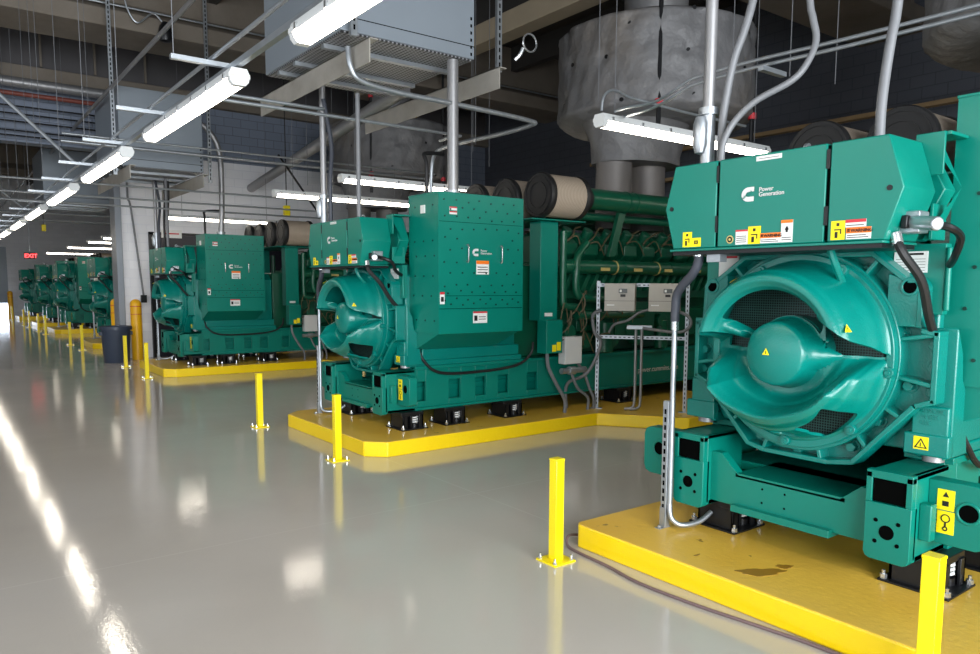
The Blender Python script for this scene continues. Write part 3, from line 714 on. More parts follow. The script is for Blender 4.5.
# --- cabinet pillar in front of the engine
pi_ = M(); pi_.box(5.67, 5.94, -.86, -.66, 1.25, 2.40)
pil = gp(pi_, 'air_duct_pillar', GREEN, bevel=.006)
gp(M().box(5.46, 6.30, -.95, .95, 2.405, 2.42), 'top_plate', GREEN, pil, bevel=.003)
gp(M().box(5.60, 5.92, .66, .86, .8, 2.40), 'air_duct_pillar', GREEN, bevel=.006)
gp(M().box(5.74, 5.86, -.864, -.86, 1.30, 1.34), 'asset_label', LBL, pil, smooth=0)
jb = gp(M().box(5.68, 5.93, -.97, -.80, .87, 1.26), 'junction_box', GREEN, bevel=.006)
gp(M().box(5.77, 5.83, -.974, -.97, .89, .97).box(5.84, 5.90, -.974, -.97, .90, 1.0), 'warning_label', LBLY, jb, smooth=0)
gp(M().tube([(5.75, -.9, .87), (5.76, -.92, .70), (5.86, -.95, .50), (5.98, -.97, .30), (5.98, -.97, .15)], .022, 8), 'flex_hose', HOSE, jb)
gb = gp(M().box(6.02, 6.30, -.92, -.80, .72, 1.05), 'sensor_box', WHITE, bevel=.008)
gp(M().cyl((5.98, -.9, .64), (6.38, -.9, .64), .035, 12).cyl((6.1, -.9, .64), (6.2, -.9, .64), .05, 12), 'valve_pipe', ZINC, gb)
gp(M().tube([(6.15, -.9, .6), (6.22, -.94, .42), (6.36, -.97, .30), (6.36, -.97, .15)], .018, 8).tube([(6.25, -.9, .72), (6.36, -.9, .60), (6.42, -.94, .4), (6.46, -.97, .28), (6.46, -.97, .15)], .018, 8), 'flex_hose', HOSE, gb)
# --- engine
en = M(); en.box(5.95, 9.3, -.48, .48, .80, 1.95); en.box(6.1, 9.2, -.30, .30, 1.9, 2.30); en.box(5.5, 5.98, -.55, .55, .80, 1.9)
en.box(6.0, 9.2, -.56, -.46, .95, 1.35); en.box(6.0, 9.2, .46, .56, .95, 1.35)
eng = gp(en, 'engine_block', GREENE, bevel=.02)
for s in (-1, 1):
    for k in range(8):
        x = 6.33+k*.36; h = M()
        h.prism([(s*.30, 2.06), (s*.52, 1.92), (s*.66, 2.05), (s*.66, 2.18), (s*.44, 2.34), (s*.34, 2.30)], 'x', x-.12, x+.12)
        h.cyl((x, s*.52, 2.25), (x, s*.60, 2.36), .07, 10)
        h.cyl((x+.13, s*.55, 1.95), (x+.13, s*.68, 1.95), .05, 8)
        hd = gp(h, 'cylinder_head', GREENE, eng, bevel=.012)
    t = M(); hr_ = random.Random(11)
    for k in range(8):
        x = 6.33+k*.36
        j = lambda a: hr_.uniform(-a, a)
        t.tube([(x-.13+j(.05), s*.60, 2.12+j(.03)), (x-.02+j(.06), s*.66, 2.28+j(.04)), (x+.14+j(.06), s*.58, 2.36+j(.03)), (x+.34+j(.05), s*.50, 2.40)], .010, 6)
        t.tube([(x-.06+j(.04), s*.66, 2.20+j(.03)), (x+.05, s*.72, 2.24+j(.04)), (x+.20+j(.05), s*.68, 2.08+j(.04))], .008, 6)
    gp(t, 'fuel_hoses', TAN, eng)
    q = M(); q.cyl((6.08, s*.78, 1.89), (9.1, s*.78, 1.89), .085, 20)
    for x in (6.2, 7.1, 8.0, 8.9): q.cyl((x, s*.78, 1.89), (x+.03, s*.78, 1.89), .095, 20)
    mn = gp(q, 'coolant_manifold', GREENE, eng)
    for x in (6.65, 7.25, 7.85, 8.45): gp(M().box(x, x+.16, s*.868-.002, s*.868+.002, 1.845, 1.885), 'yellow_tag', LBLB, mn, smooth=0)
    for x in (6.95, 7.75): gp(M().ring((x, s*.78, 1.89), 'x', .086, .09, 0, .022, 20), 'band_clamp', LBLB, mn, smooth=0)
    q = M()
    for k in range(19):
        x = 6.25+k*.15; q.prism([(x, 1.80), (x+.06, 1.80), (x-.06, 1.60), (x-.12, 1.60)], 'y', *sorted((s*.60, s*.74)))
    gp(q, 'cooler_fins', GREENE, eng)
    gp(M().box(6.1, 9.1, *sorted((s*.55, s*.66)), 1.5, 1.82), 'cooler_housing', GREENE, eng, bevel=.01)
    # intake pipe and straps
    q = M(); q.cyl((6.28, s*.90, 2.70), (8.9, s*.90, 2.70), .125, 28)
    ip = gp(q, 'intake_pipe', GREENE)
    for x in (7.0, 7.14, 8.2): gp(M().ring((x, s*.90, 2.70), 'x', .126, .132, 0, .022, 28), 'band_clamp', GREENE, ip)
    gp(M().prism([(6.98, 2.62), (7.1, 2.62), (6.9, 2.02), (6.8, 2.02)], 'y', *sorted((s*.80, s*.86))), 'pipe_strut', GREENE, ip, bevel=.005)
    q = M().prism([(8.35, 2.62), (8.47, 2.62), (8.2, 2.02), (8.1, 2.02)], 'y', *sorted((s*.80, s*.86)))
    gp(q, 'pipe_strut', GREENE, ip, bevel=.005)
    gp(M().cyl((6.3, s*.66, 2.52), (9.0, s*.66, 2.52), .05, 14), 'breather_pipe', GREENE, eng)
    # front coolant pipes
    q = M(); q.tube([(6.06, s*.82, 2.30), (6.06, s*.82, 1.55), (6.10, s*.82, 1.42), (6.3, s*.8, 1.40)], .045, 12)
    q.tube([(6.48, s*.78, 2.18), (6.30, s*.82, 2.02), (6.26, s*.84, 1.85), (6.26, s*.84, 1.62), (6.36, s*.84, 1.52), (6.8, s*.82, 1.50)], .05, 12)
    q.cyl((6.30, s*.8, 1.30), (7.5, s*.8, 1.30), .055, 14)
    gp(q, 'coolant_pipe', GREENE, eng)
    q = M()
    for x in (6.5, 7.0, 7.5, 8.0): q.cyl((x, s*.62, .98), (x, s*.78, .98), .10, 16).box(x-.09, x+.09, *sorted((s*.55, s*.7)), 1.1, 1.25)
    for x, z, r in ((6.2, 1.1, .09), (6.75, 1.15, .08), (7.25, 1.1, .07), (7.9, 1.2, .09)): q.cyl((x, s*.55, z), (x, s*.82, z), r, 14)
    q.box(7.0, 7.75, *sorted((s*.5, s*.80)), 1.0, 1.45); q.cyl((6.85, s*.75, .82), (6.85, s*.75, 1.2), .12, 18).cyl((7.95, s*.75, .82), (7.95, s*.75, 1.2), .09, 18)
    gp(q, 'side_auxiliaries', GREENE, eng, bevel=.006)
    q = M(); rr = random.Random(5)
    for k in range(14):
        x = 6.0+rr.random()*1.1; z = .85+rr.random()*.5
        q.tube([(x, s*.84, z), (x+rr.uniform(-.1, .1), s*.9, z+.12), (x+rr.uniform(.0, .2), s*.86, z+rr.uniform(.1, .3)), (x+rr.uniform(.1, .3), s*.8, z-.1)], .008, 5, smooth=4)
    gp(q, 'wiring_harness', [TAN], eng)
for v in (-.93, -.31, .31, .93):
    q = M().lathe([(.0, 5.56), (.245, 5.56), (.255, 5.58), (.255, 5.62), (.245, 5.64), (.245, 5.64)], (0, v, 2.68), 'x', 36)
    af = gp(M().cyl((5.62, v, 2.68), (6.12, v, 2.68), .240, 40), 'air_filter', PLEAT)
    gp(q, 'filter_end_cap', BLACK, af)
    gp(M().ring((5.552, v, 2.68), 'x', .14, .15, 0, .012, 32).ring((5.552, v, 2.68), 'x', .21, .22, 0, .012, 32), 'cap_ridge', BLACK, af)
    gp(M().lathe([(.245, 6.10), (.256, 6.12), (.254, 6.16), (.15, 6.24), (.135, 6.32)], (0, v, 2.68), 'x', 36), 'filter_outlet', BLACK, af)
# radiator at the rear end
rd = M(); rd.box(9.35, 9.9, -1.1, 1.1, .8, 2.9)
gp(rd, 'radiator', GREENE, bevel=.01)
# rail lettering
text('website_lettering', 'power.cummins.com', .10, (7.55, -.703, .50), 'side', WHITE, base, org=ORG)

# ------------------------------------------------------------------ the seven machines in view
GY = [2.25, 7.42, 15.14, 22.4, 29.6, 34.7, 41.9]
GL = ['large teal-green generator set nearest the camera, its round fan housing facing the aisle',
      'second green generator set, behind the lone yellow post before its pad, box fully in view',
      'third green generator set, in front of the white block wall and black door',
      'green generator set just past the white wall, beside the dark blue bin',
      'fifth green generator set down the aisle, big flat box side showing',
      'sixth green generator set down the aisle, small and in shadow',
      'farthest green generator set, beneath the red exit sign']
index_kids()
G['label'] = GL[0]
for y, l in zip(GY[1:], GL[1:]):
    c = copy_tree(G); c.location = (4.6, y, .15); c['label'] = l

# ------------------------------------------------------------------ yellow pads
PL = ['yellow painted raised concrete pad under the nearest generator, with dark oil stain',
      'yellow painted raised pad with angled corner under the second generator',
      'yellow painted raised pad under the third generator by the white wall',
      'yellow pad whose end shows beside the dark blue bin',
      'yellow pad of the fifth generator down the aisle', 'yellow pad of the sixth generator down the aisle', 'yellow pad of the farthest generator']
for i, y in enumerate(GY):
    fx = 3.2 if i == 0 else 3.27
    a, b = y+(1.10 if i == 0 else 1.02), y-1.22
    c = .04 if i == 0 else .17
    out = [(fx, a-c), (fx, b+c), (fx+c, b), (6.27, b), (6.9, b-.86), (10.4, b-.86), (10.4, a), (fx+c, a)]
    if i == 0: out = [(fx, a-c), (fx, -2.0), (10.4, -2.0), (10.4, a), (fx+c, a)]
    p_ = M().prism(out, 'z', 0, .15).build('equipment_pad', PAD, origin=(fx, y, 0), smooth=0, bevel=.012, seg=3)
    tag(p_, PL[i], 'pad', 'yellow equipment pads')
    if i == 0:
        import mathutils
        s_ = M(); sm_ = mat('oil_stain', (156, 116, 38), .3, 0, .15, 20)
        def blob(cx, cy, r1, r2, ang, h, k1, k2):
            P = []
            for k in range(40):
                t = k*PI/20; w_ = 1+.16*math.sin(3*t+k1)+.10*math.sin(7*t+k2)+.05*math.sin(13*t)
                u_, v_ = r1*w_*math.cos(t), r2*w_*math.sin(t); P.append((cx+u_*math.cos(ang)-v_*math.sin(ang), cy+u_*math.sin(ang)+v_*math.cos(ang)))
            M().prism(P, 'z', .15, h).build('oil_stain', sm_, p_, origin=(fx, 2.25, 0), smooth=0)
        blob(3.43, 2.16, .125, .05, -.55, .1512, .5, 2)
        blob(3.60, 2.13, .045, .028, -.5, .1508, 1, 1)
        blob(3.36, 2.52, .028, .008, 0, .1508, 1, 1)


# ------------------------------------------------------------------ square posts
def post(x, y, lab_):
    r = thing('guard_post', lab_, 'post', (x, y, 0), 'square yellow guard posts along the pads')
    M().box(-.032, .032, -.032, .032, .012, .625).build('post', YEL, r, bevel=.003)
    M().box(-.034, .034, -.034, .034, .618, .632).build('post_cap', YEL, r, bevel=.003)
    M().box(-.085, .085, -.085, .085, 0, .012).build('base_plate', YEL, r, bevel=.002)
    for a in (-1, 1):
        for b in (-1, 1):
            M().cyl((a*.066, b*.066, .012), (a*.066, b*.066, .026), .012, 6).cyl((a*.066, b*.066, .02), (a*.066, b*.066, .045), .006, 8).build('anchor_bolt', CHROME, r)
    return r
p0 = post(3.02, 1.17, 'yellow square post at the bottom right corner, cut off by the frame')
index_kids()
posts = [(2.93, 3.22, 'yellow square post standing alone on grey floor beside the nearest pad corner'),
 (3.0, 6.38, 'yellow square post in front of the second generator pad, hiding part of it'),
 (3.0, 8.45, 'yellow square post past the far corner of the second generator pad'),
 (3.0, 14.1, 'yellow square post in front of the third generator pad'),
 (3.08, 16.3, 'yellow square post standing in front of the dark blue bin and round bollard'),
 (3.0, 21.1, 'first yellow square post seen left of the dark blue bin'),
 (3.0, 23.1, 'second yellow square post seen left of the dark blue bin'),
 (3.0, 28.5, 'nearer of the two yellow square posts by the fifth pad'),
 (3.0, 30.5, 'farther of the two yellow square posts by the fifth pad'),
 (3.0, 33.5, 'distant yellow square post, nearer of the pair by the sixth pad'),
 (3.0, 35.6, 'distant yellow square post, farther of the pair by the sixth pad'),
 (3.0, 40.8, 'farthest yellow square post in front of the round bollard at the roller door')]
for x, y, l in posts:
    c = copy_tree(p0); c.location = (x, y, 0); c['label'] = l

# ------------------------------------------------------------------ round bollards, bin
def roundb(x, y, l):
    r = thing('round_bollard', l, 'bollard', (x, y, 0), 'round yellow bollards')
    M().lathe([(.115, 0), (.115, 1.22), (.11, 1.26), (.085, 1.30), (.05, 1.325), (.001, 1.335)], (0, 0, 0), 'z', 28).build('sleeve', YELB, r)
    M().ring((0, 0, 0), 'z', .113, .118, 1.0, 1.012, 28).build('red_band', LBLR, r)
    M().ring((0, 0, 0), 'z', .113, .118, 1.17, 1.185, 28).build('red_band', LBLR, r)
    return r
roundb(3.62, 17.82, 'round yellow bollard with red bands in front of the white block wall')
roundb(3.42, 18.9, 'round yellow bollard just behind the wall column beyond the bin')
roundb(3.12, 43.0, 'distant round yellow bollard beside the roller door')
tr = thing('waste_bin', 'dark blue plastic waste bin beside the round yellow bollard', 'bin', (3.12, 17.4, 0))
M().lathe([(.24, 0), (.25, .02), (.285, .70), (.29, .72), (.275, .72), (.235, .04), (.001, .04)], (0, 0, 0), 'z', 32).build('bin_body', TRASH, tr)
M().lathe_closed([(.285, .70), (.315, .70), (.318, .77), (.30, .775), (.28, .76)], (0, 0, 0), 'z', 32).build('bin_rim', TRASH, tr)
for s in (-1, 1): M().box(s*.29-.03, s*.29+.03, -.07, .07, .58, .66).build('bin_handle', TRASH, tr, bevel=.01)

# ------------------------------------------------------------------ lamps
def lamp(length, ydir, loc, l, grp, power):
    r = thing('linear_lamp', l, 'lamp', loc, grp)
    L2 = length/2
    K = .84
    def bx(m_, a0, a1, b0, b1, z0, z1):
        return m_.box(b0, b1, a0, a1, z0, z1) if ydir else m_.box(a0, a1, b0, b1, z0, z1)
    ax = 'y' if ydir else 'x'
    d = M(); d.prism([(-.064, .008), (.064, .008), (.056, -.02), (.036, -.042), (-.036, -.042), (-.056, -.02)], ax, -L2+.04, L2-.04)
    h = M(); h.prism([(-.07, .004), (.07, .004), (.07, .02), (.05, .065), (-.05, .065), (-.07, .02)], ax, -L2, L2)
    h.prism([(-.07, .03), (.07, .03), (.06, -.02), (.038, -.044), (-.038, -.044), (-.06, -.02)], ax, -L2, -L2+.05).prism([(-.07, .03), (.07, .03), (.06, -.02), (.038, -.044), (-.038, -.044), (-.06, -.02)], ax, L2-.05, L2)
    d.build('diffuser', GLOW, r)
    c = h.use(1); n = int(length/.4)
    for k in range(n+1):
        a = -L2+.1+k*(length-.2)/n
        for s in (-1, 1): bx(c, a-.012, a+.012, s*.07-.006, s*.07+.006, .005, .04)
    h.build('lamp_housing', [WHITE, CHROME], r)
    return r
yl = ['long tube lamp cut off by the top edge of the picture', 'longest hanging tube lamp seen whole, upper left, running away down the aisle',
      'third hanging tube lamp down the aisle row', 'fourth hanging tube lamp down the aisle row', 'fifth hanging tube lamp down the aisle row', 'sixth small hanging tube lamp down the aisle row',
      'seventh tiny hanging tube lamp down the aisle row', 'eighth tiny lamp down the aisle row', 'ninth tiny lamp down the aisle row', 'tenth tiny lamp down the aisle row', 'eleventh tiny lamp down the aisle row', 'farthest tiny lamp of the aisle row']
AX = 1.68
lamps0 = lamp(2.44, True, (AX, 2.72, 2.98), yl[0], 'hanging lamps in a row above the aisle', 1)
index_kids()
for k in range(1, 12):
    c = copy_tree(lamps0); c.location = (AX, 2.72+3.43*k, 2.98); c['label'] = yl[k]
xl = lamp(2.44, False, (5.83, 4.6, 3.04), 'tube lamp hanging between the first and second generators, over the rack', 'lamps hanging crosswise between the machines', 1)
index_kids()
for x, y, l in ((5.6, 9.1, 'tube lamp behind the top of the second generator, the upper one'), (5.5, 11.2, 'tube lamp behind the second generator, the lower longer one'), (5.18, 16.4, 'tube lamp in front of the white wall above the third generator'),
    (5.4, 20.6, 'crosswise tube lamp over the near side of the fourth generator'), (5.4, 24.8, 'crosswise tube lamp behind the fourth generator'), (5.4, 27.4, 'crosswise tube lamp before the fifth generator'), (5.4, 31.9, 'crosswise tube lamp behind the fifth generator'), (5.4, 38.2, 'crosswise tube lamp behind the sixth generator')):
    c = copy_tree(xl); c.location = (x, y, 3.04); c['label'] = l
for x, y, l in ((9.2, 4.7, 'crosswise tube lamp deep between the first two generators'), (9.6, 11.2, 'crosswise tube lamp deep between the second and third generators')):
    c = copy_tree(xl); c.location = (x, y, 3.04); c['label'] = l

# ------------------------------------------------------------------ lamp wiring : channel over the aisle row, brackets, rods
ch = M(); ch.box(AX-.02, AX+.02, -1, YF-2, 3.055, 3.095)
tag(ch.build('lamp_channel', ZINC, origin=(AX, 20, 3.055)), 'thin steel channel carrying the aisle row of hanging lamps', 'channel')
tag(M().cyl((AX-.10, -1, 3.142), (AX-.10, 42, 3.142), .014, 8).build('conduit', ZINC, origin=(AX-.10, 20, 3.142)), 'straight steel conduit running beside and above the aisle lamps', 'conduit')
rodm = None
for k in range(0, 12):
    for dy in (-.98, .76):
        y = 2.72+3.43*k+dy
        if y > 34 or y < 3.4: continue
        b = M().box(AX-.36, AX+.02, y-.02, y+.02, 3.095, 3.125)
        b = b.build('lamp_bracket', ZINC, origin=(AX, y, 3.10)); tag(b, 'short steel channel bracket across the top of an aisle lamp', 'bracket', 'brackets over the aisle lamps')
        for dx in (-.34,):
            if rodm is None:
                rodm = M().cyl((0, 0, 0), (0, 0, HC-3.1), .0035, 6).build('threaded_rod', mat('dull_rod', (110, 112, 116), .5, .5, .1, 5)); rd_ = rodm
            else:
                rd_ = rodm.copy(); COL.objects.link(rd_)
            rd_.location = (AX+dx, y, 3.1)
            tag(rd_, 'thin vertical hanger rod above the aisle lamps', 'rod', 'hanger rods above the aisle lamps')
for x0, y, in ((4.8, 4.6), (6.85, 4.6), (4.6, 9.1), (6.5, 9.1), (4.6, 11.2), (6.4, 11.2), (4.3, 16.4), (6.1, 16.4)):
    rd_ = rodm.copy(); COL.objects.link(rd_); rd_.location = (x0, y, 3.1); tag(rd_, 'thin vertical wire hanging a crosswise lamp', 'rod', 'hangers of the crosswise lamps')

# ------------------------------------------------------------------ hanging enclosures on angle-steel beams
def angle_beam(x, y0, y1, z, l):
    m_ = M(); m_.box(x-.006, x+.006, y0, y1, z, z+.22); m_.box(x-.006, x+.09, y0, y1, z+.21, z+.22)
    return tag(m_.build('angle_beam', STEELD, origin=(x, (y0+y1)/2, z), smooth=0), l, 'beam', 'angle steel beams under the hanging enclosures')
def enclosure(x0, x1, y0, y1, z0, z1, l):
    r = thing('hanging_enclosure', l, 'enclosure', (x0, y0, z0), 'grey steel enclosures hung over the machines')
    e = M().box(x0, x1, y0, y1, z0+.02, z1).build('casing', GREYP, r, origin=(x0, y0, z0), bevel=.006)
    q = M().box(x0, x1, y0-.004, y0, z0+.14, z0+.147)
    q.use(1)
    q.build('casing_seam', [DARK, GREYP], e, origin=(x0, y0, z0), smooth=0)
    M().box(x0+.02, x1-.02, y0+.02, y1-.02, z0+.005, z0+.02).build('perforated_bottom', PERF, r, origin=(x0, y0, z0), smooth=0)
    q = M()
    for y in (y0+.45, y0+1.15, y1-.3): q.box(x0+.03, x1-.03, y-.03, y+.03, z0-.035, z0+.005)
    q.build('bottom_channel', ZINC, r, origin=(x0, y0, z0), smooth=0)
    q = M()
    for k in range(6): q.box(x1-.05, x1-.03, y0-.003, y0, z0+.05+k*.07, z0+.08+k*.07)
    q.build('slot_holes', DARK, e, origin=(x0, y0, z0), smooth=0)
    return r
def slotted(x, y, z0, z1, l):
    r = M(); r.box(x-.03, x+.03, y-.02, y+.02, z0, z1); r.use(1)
    k = z0+.05
    while k < z1-.05: r.box(x-.009, x+.009, y-.0215, y-.02, k, k+.045); k += .075
    return tag(r.build('slotted_channel', [ZINC, DARK], origin=(x, y, z0), smooth=0), l, 'channel', 'slotted steel hanger channels')
enclosure(3.12, 4.62, 6.42, 8.3, 3.95, 5.6, 'large grey steel enclosure with perforated bottom hanging over the second generator')
angle_beam(3.3, 6.2, 8.95, 3.66, 'mottled angle steel beam under the large grey enclosure, end nearer the aisle')
angle_beam(4.82, 6.25, 9.2, 3.68, 'long mottled angle steel beam under the large grey enclosure, on the engine side')
slotted(4.98, 6.48, 3.92, HC, 'vertical slotted channel at the right end of the long angle beam')
slotted(3.2, 6.32, 3.9, HC, 'vertical slotted channel left of the large grey enclosure')
enclosure(2.72, 4.1, 14.1, 16.2, 3.66, 5.0, 'grey steel enclosure hanging over the third generator behind the long lamp')
angle_beam(2.75, 13.5, 16.4, 3.4, 'short mottled beam below the enclosure over the third generator, aisle end')
angle_beam(3.95, 13.6, 16.5, 3.36, 'short mottled beam below the enclosure over the third generator, engine end')
slotted(2.62, 14.0, 3.5, HC, 'tall slotted channel at the aisle side of the third generator enclosure')
slotted(4.2, 14.05, 3.5, HC, 'tall slotted channel at the engine side of the third generator enclosure')
enclosure(2.4, 4.0, 21.6, 23.6, 3.7, 5.0, 'dim grey enclosure hanging beyond the header wall')

# ------------------------------------------------------------------ conduits rising from the machines
def tubething(name, pts, r, m_, l, cat='conduit', grp=None, n=12, smooth=6, rib=0):
    q = M().tube(pts, r, n, smooth, rib); o = Vector(pts[0])
    return tag(q.build(name, m_, origin=o), l, cat, grp)
def riser(yc, who, top=HC):
    r = thing('conduit_riser', 'thick vertical steel conduit with oval fitting rising from the cabinet of the %s' % who, 'conduit', (3.6, yc+.47, 2.37))
    o = (3.6, yc+.47, 2.37)
    M().cyl((3.6, yc+.47, 2.62), (3.6, yc+.47, top), .034, 16).build('pipe', ALU, r, origin=o)
    M().cyl((3.6, yc+.47, 2.34), (3.6, yc+.47, 2.66), .040, 16).ring((3.6, yc+.47, 0), 'z', .044, .056, 2.62, 2.66, 16).build('sealing_fitting', ZINC, r, origin=o)
    M().lathe([(.001, 2.40), (.03, 2.41), (.042, 2.45), (.042, 2.57), (.03, 2.61), (.001, 2.62)], (3.56, yc+.49, 0), 'z', 16).build('fitting_body', ZINC, r, origin=o)
for y, w in zip(GY[:3], ('nearest generator', 'second generator', 'third generator')): riser(y, w, 5.2 if y > 3 else HC)
tubething('flex_conduit', [(3.58, 2.614, 2.34), (3.6, 2.62, 2.6), (3.62, 2.583, 2.88), (3.66, 2.547, 3.05), (3.7, 2.525, 3.22), (3.78, 2.5, 3.6), (3.8, 2.5, 4.4)], .022, HOSE, 'grey flexible conduit beside the thick riser of the nearest generator, leaning right')
tubething('flex_conduit', [(3.54, 2.58, 2.34), (3.545, 2.57, 2.45), (3.58, 2.53, 2.555), (3.62, 2.432, 2.649), (3.7, 2.275, 2.735), (3.75, 2.22, 2.822), (3.8, 2.205, 2.944), (3.8, 2.228, 3.061), (3.8, 2.25, 3.16), (3.8, 2.3, 3.6)], .018, HOSE, 'grey flexible conduit making an S bend over the nearest cabinet')
tubething('flex_conduit', [(3.6, 1.749, 2.34), (3.61, 1.754, 2.488), (3.63, 1.752, 2.654), (3.65, 1.744, 2.817), (3.68, 1.739, 2.983), (3.72, 1.73, 3.6)], .023, HOSE, 'stout grey conduit rising from the right end of the nearest cabinet')
for yc, w, s in ((7.42, 'second', 1), (15.14, 'third', 2)):
    tubething('flex_conduit', [(3.62, yc+.34, 2.36), (3.62, yc+.34, 2.8), (3.66, yc+.38, 3.2), (3.6, yc+.44, 3.7)], .024, HOSED, 'dark flexible conduit beside the riser of the %s generator' % w)
    tubething('flex_conduit', [(3.60, yc-.38, 2.36), (3.60, yc-.38, 2.8), (3.60, yc-.38, 3.6)], .024, HOSE, 'straight grey conduit on the near end of the %s cabinet' % w)
    tubething('conduit_riser', [(4.42, yc-.90, 2.6), (4.42, yc-.90, 3.0), (4.42, yc-.90, 3.95)] if s == 1 else [(4.42, yc-.90, 2.6), (4.44, yc-.92, 3.0), (4.45, yc-.92, 3.5), (4.44, yc-.92, 4.0), (4.36, yc-.92, 4.3), (4.2, yc-.92, 4.5), (4.07, yc-.92, 4.58)], .058 if s == 1 else .05, ALU, 'thick grey pipe rising from the big box of the %s generator' % w, n=18)
    tubething('flex_conduit', [(4.16, yc-.8, 2.57), (4.16, yc-.8, 2.9), (4.2, yc-.7, 3.02), (4.5, yc-.6, 3.06)], .02, BLACK, 'thin black cable loop on top of the big box of the %s generator' % w)
for dx in (0, .06):
    tubething('flex_conduit', [(3.68+dx, 15.30, 2.34), (3.68+dx, 15.30, 2.9), (3.70+dx, 15.26, 3.3), (3.70+dx, 15.24, 3.66)], .022, BLACK, 'black cable rising beside the riser of the third generator, '+('left' if dx == 0 else 'right')+' one')
# strut stands with rigid conduit at the front of each pad
def stand(x, y, who, gy):
    r = thing('conduit_stand', 'upright steel strut with conduit on the pad in front of the %s' % who, 'stand', (x, y, .15), 'conduit stands on the pads')
    o = (x, y, .15)
    q = M().box(x-.021, x+.021, y-.021, y+.021, .15, .95); q.build('strut', ZINC, r, origin=o, smooth=0, bevel=.003)
    k = M(); z = .22
    while z < .9: k.box(x-.023, x-.0212, y-.007, y+.007, z, z+.03); z += .05
    k.build('strut_slots', DARK, r, origin=o, smooth=0)
    M().box(x-.07, x+.03, y-.02, y+.02, .15, .156).box(x-.028, x-.022, y-.02, y+.02, .15, .28).cyl((x-.05, y, .156), (x-.05, y, .17), .012, 6).build('foot_bracket', ZINC, r, origin=o, smooth=0)
    M().cyl((x+.0, y-.034, .30), (x+.0, y-.034, 1.42), .0165, 14).build('rigid_conduit', ZINC, r, origin=o)
    M().tube([(x, y-.034, .31), (x, y-.05, .22), (x+.04, y-.10, .18), (x+.16, y-.14, .19), (x+.25, y-.16, .24)], .0165, 10).build('conduit_elbow', ZINC, r, origin=o)
    M().cyl((x, y-.034, 1.39), (x, y-.034, 1.45), .024, 12).build('coupling', CHROME, r, origin=o)
    M().tube([(x, y-.034, 1.44), (x, y-.036, 1.52), (x-.01, y-.06, 1.62), (x-.04, y-.19, 1.73), (3.56, gy+.475, 1.80), (3.55, gy+.47, 1.845)], .027, 12, 6).build('flex_hose', HOSED, r, origin=o)
    M().cyl((3.55, gy+.47, 1.825), (3.55, gy+.47, 1.86), .03, 12).build('hose_gland', CHROME, r, origin=o)
for y, w in zip(GY, ('nearest generator', 'second generator', 'third generator')): stand(3.605, y+.704, w, y)
for y in GY[3:5]:
    stand(3.605, y+.704, 'fourth generator' if y < 25 else 'fifth generator', y)

# horizontal conduits
tubething('conduit', [(3.24, 6.52, 3.86), (3.26, 6.5, 3.68), (3.37, 6.5, 3.57), (3.78, 6.5, 3.525), (4.5, 6.5, 3.513), (5.40, 6.48, 3.475), (5.50, 6.56, 3.45), (5.5, 7.12, 3.44), (5.5, 8.1, 3.46), (5.48, 8.5, 3.40), (5.48, 8.6, 3.1), (5.48, 8.6, 2.8)], .026, ZINC, 'bright conduit bending in a U below the mottled beams', smooth=8)
tubething('conduit', [(2.2, 7.4, 3.42), (4.9, 7.4, 3.42), (5.05, 7.5, 3.42), (5.1, 7.8, 3.42)], .018, ZINC, 'thin conduit crossing below the U-shaped one')
tubething('conduit', [(2.3, 7.7, 3.55), (3.4, 7.7, 3.55), (3.55, 7.8, 3.58), (3.75, 8.4, 3.65)], .018, ZINC, 'thin conduit bending away under the large enclosure')
for k, (z, dy) in enumerate(((3.95, 0), (3.86, .15))):
    tag(M().cyl((1.75, 13.2+dy, z), (8.5, 13.2+dy, z), .028 if k else .018, 10).build('conduit', ZINC, origin=(5, 13.2+dy, z)), ('upper thinner' if k == 0 else 'lower thicker')+' straight conduit crossing in front of the third enclosure', 'conduit')
for z, y in ((3.25, 13.4), (3.10, 13.9), (3.02, 14.4), (3.32, 20.5), (3.2, 21.0), (3.45, 25)):
    tag(M().cyl((-1.5, y, z), (6.5, y, z), .016, 8).build('conduit', ZINC, origin=(3, y, z)), 'thin straight conduit crossing the aisle at lamp height', 'conduit', 'thin conduits crossing the aisle')
for k, (y0, z) in enumerate(((6.3, 3.12), (6.3, 3.06))):
    P = [(4.4, -3, 3.10), (4.4, 1.66, 3.10), (4.4, 2.97, 3.125), (4.4, 3.357, 3.12), (4.4, 3.50, 3.11), (4.42, 3.68, 3.06), (4.5, 3.93, 3.05), (4.62, 4.3, 3.10), (4.70, 4.5, 3.12)] if k == 0 else [(4.4, -3, 3.055), (4.4, 1.66, 3.058), (4.4, 2.94, 3.08), (4.4, 3.38, 3.075), (4.4, 3.52, 3.06), (4.42, 3.70, 3.015), (4.52, 3.98, 3.01), (4.70, 4.3, 3.06), (4.84, 4.52, 3.10)]
    tubething('conduit', P, .012, ZINC, ('upper' if k == 0 else 'lower')+' of two thin parallel conduits rising to the upper right over the nearest cabinet', n=8)
tag(M().box(4.3, 4.56, 2.84, 2.88, 3.02, 3.05).build('conduit_clamp', ZINC, origin=(4.43, 2.86, 3.02)), 'small steel clamp holding the two parallel conduits', 'clamp')
tubething('wire_loop', [(4.6+.0, 4.56, 3.12), (4.63, 4.56, 3.25), (4.75, 4.56, 3.31), (4.95, 4.56, 3.28), (5.2, 4.5, 3.25), (5.6, 4.45, 3.22), (6.4, 4.4, 3.2)], .012, ZINC, 'looping power cable above the lamp between the first two generators', 'cable')
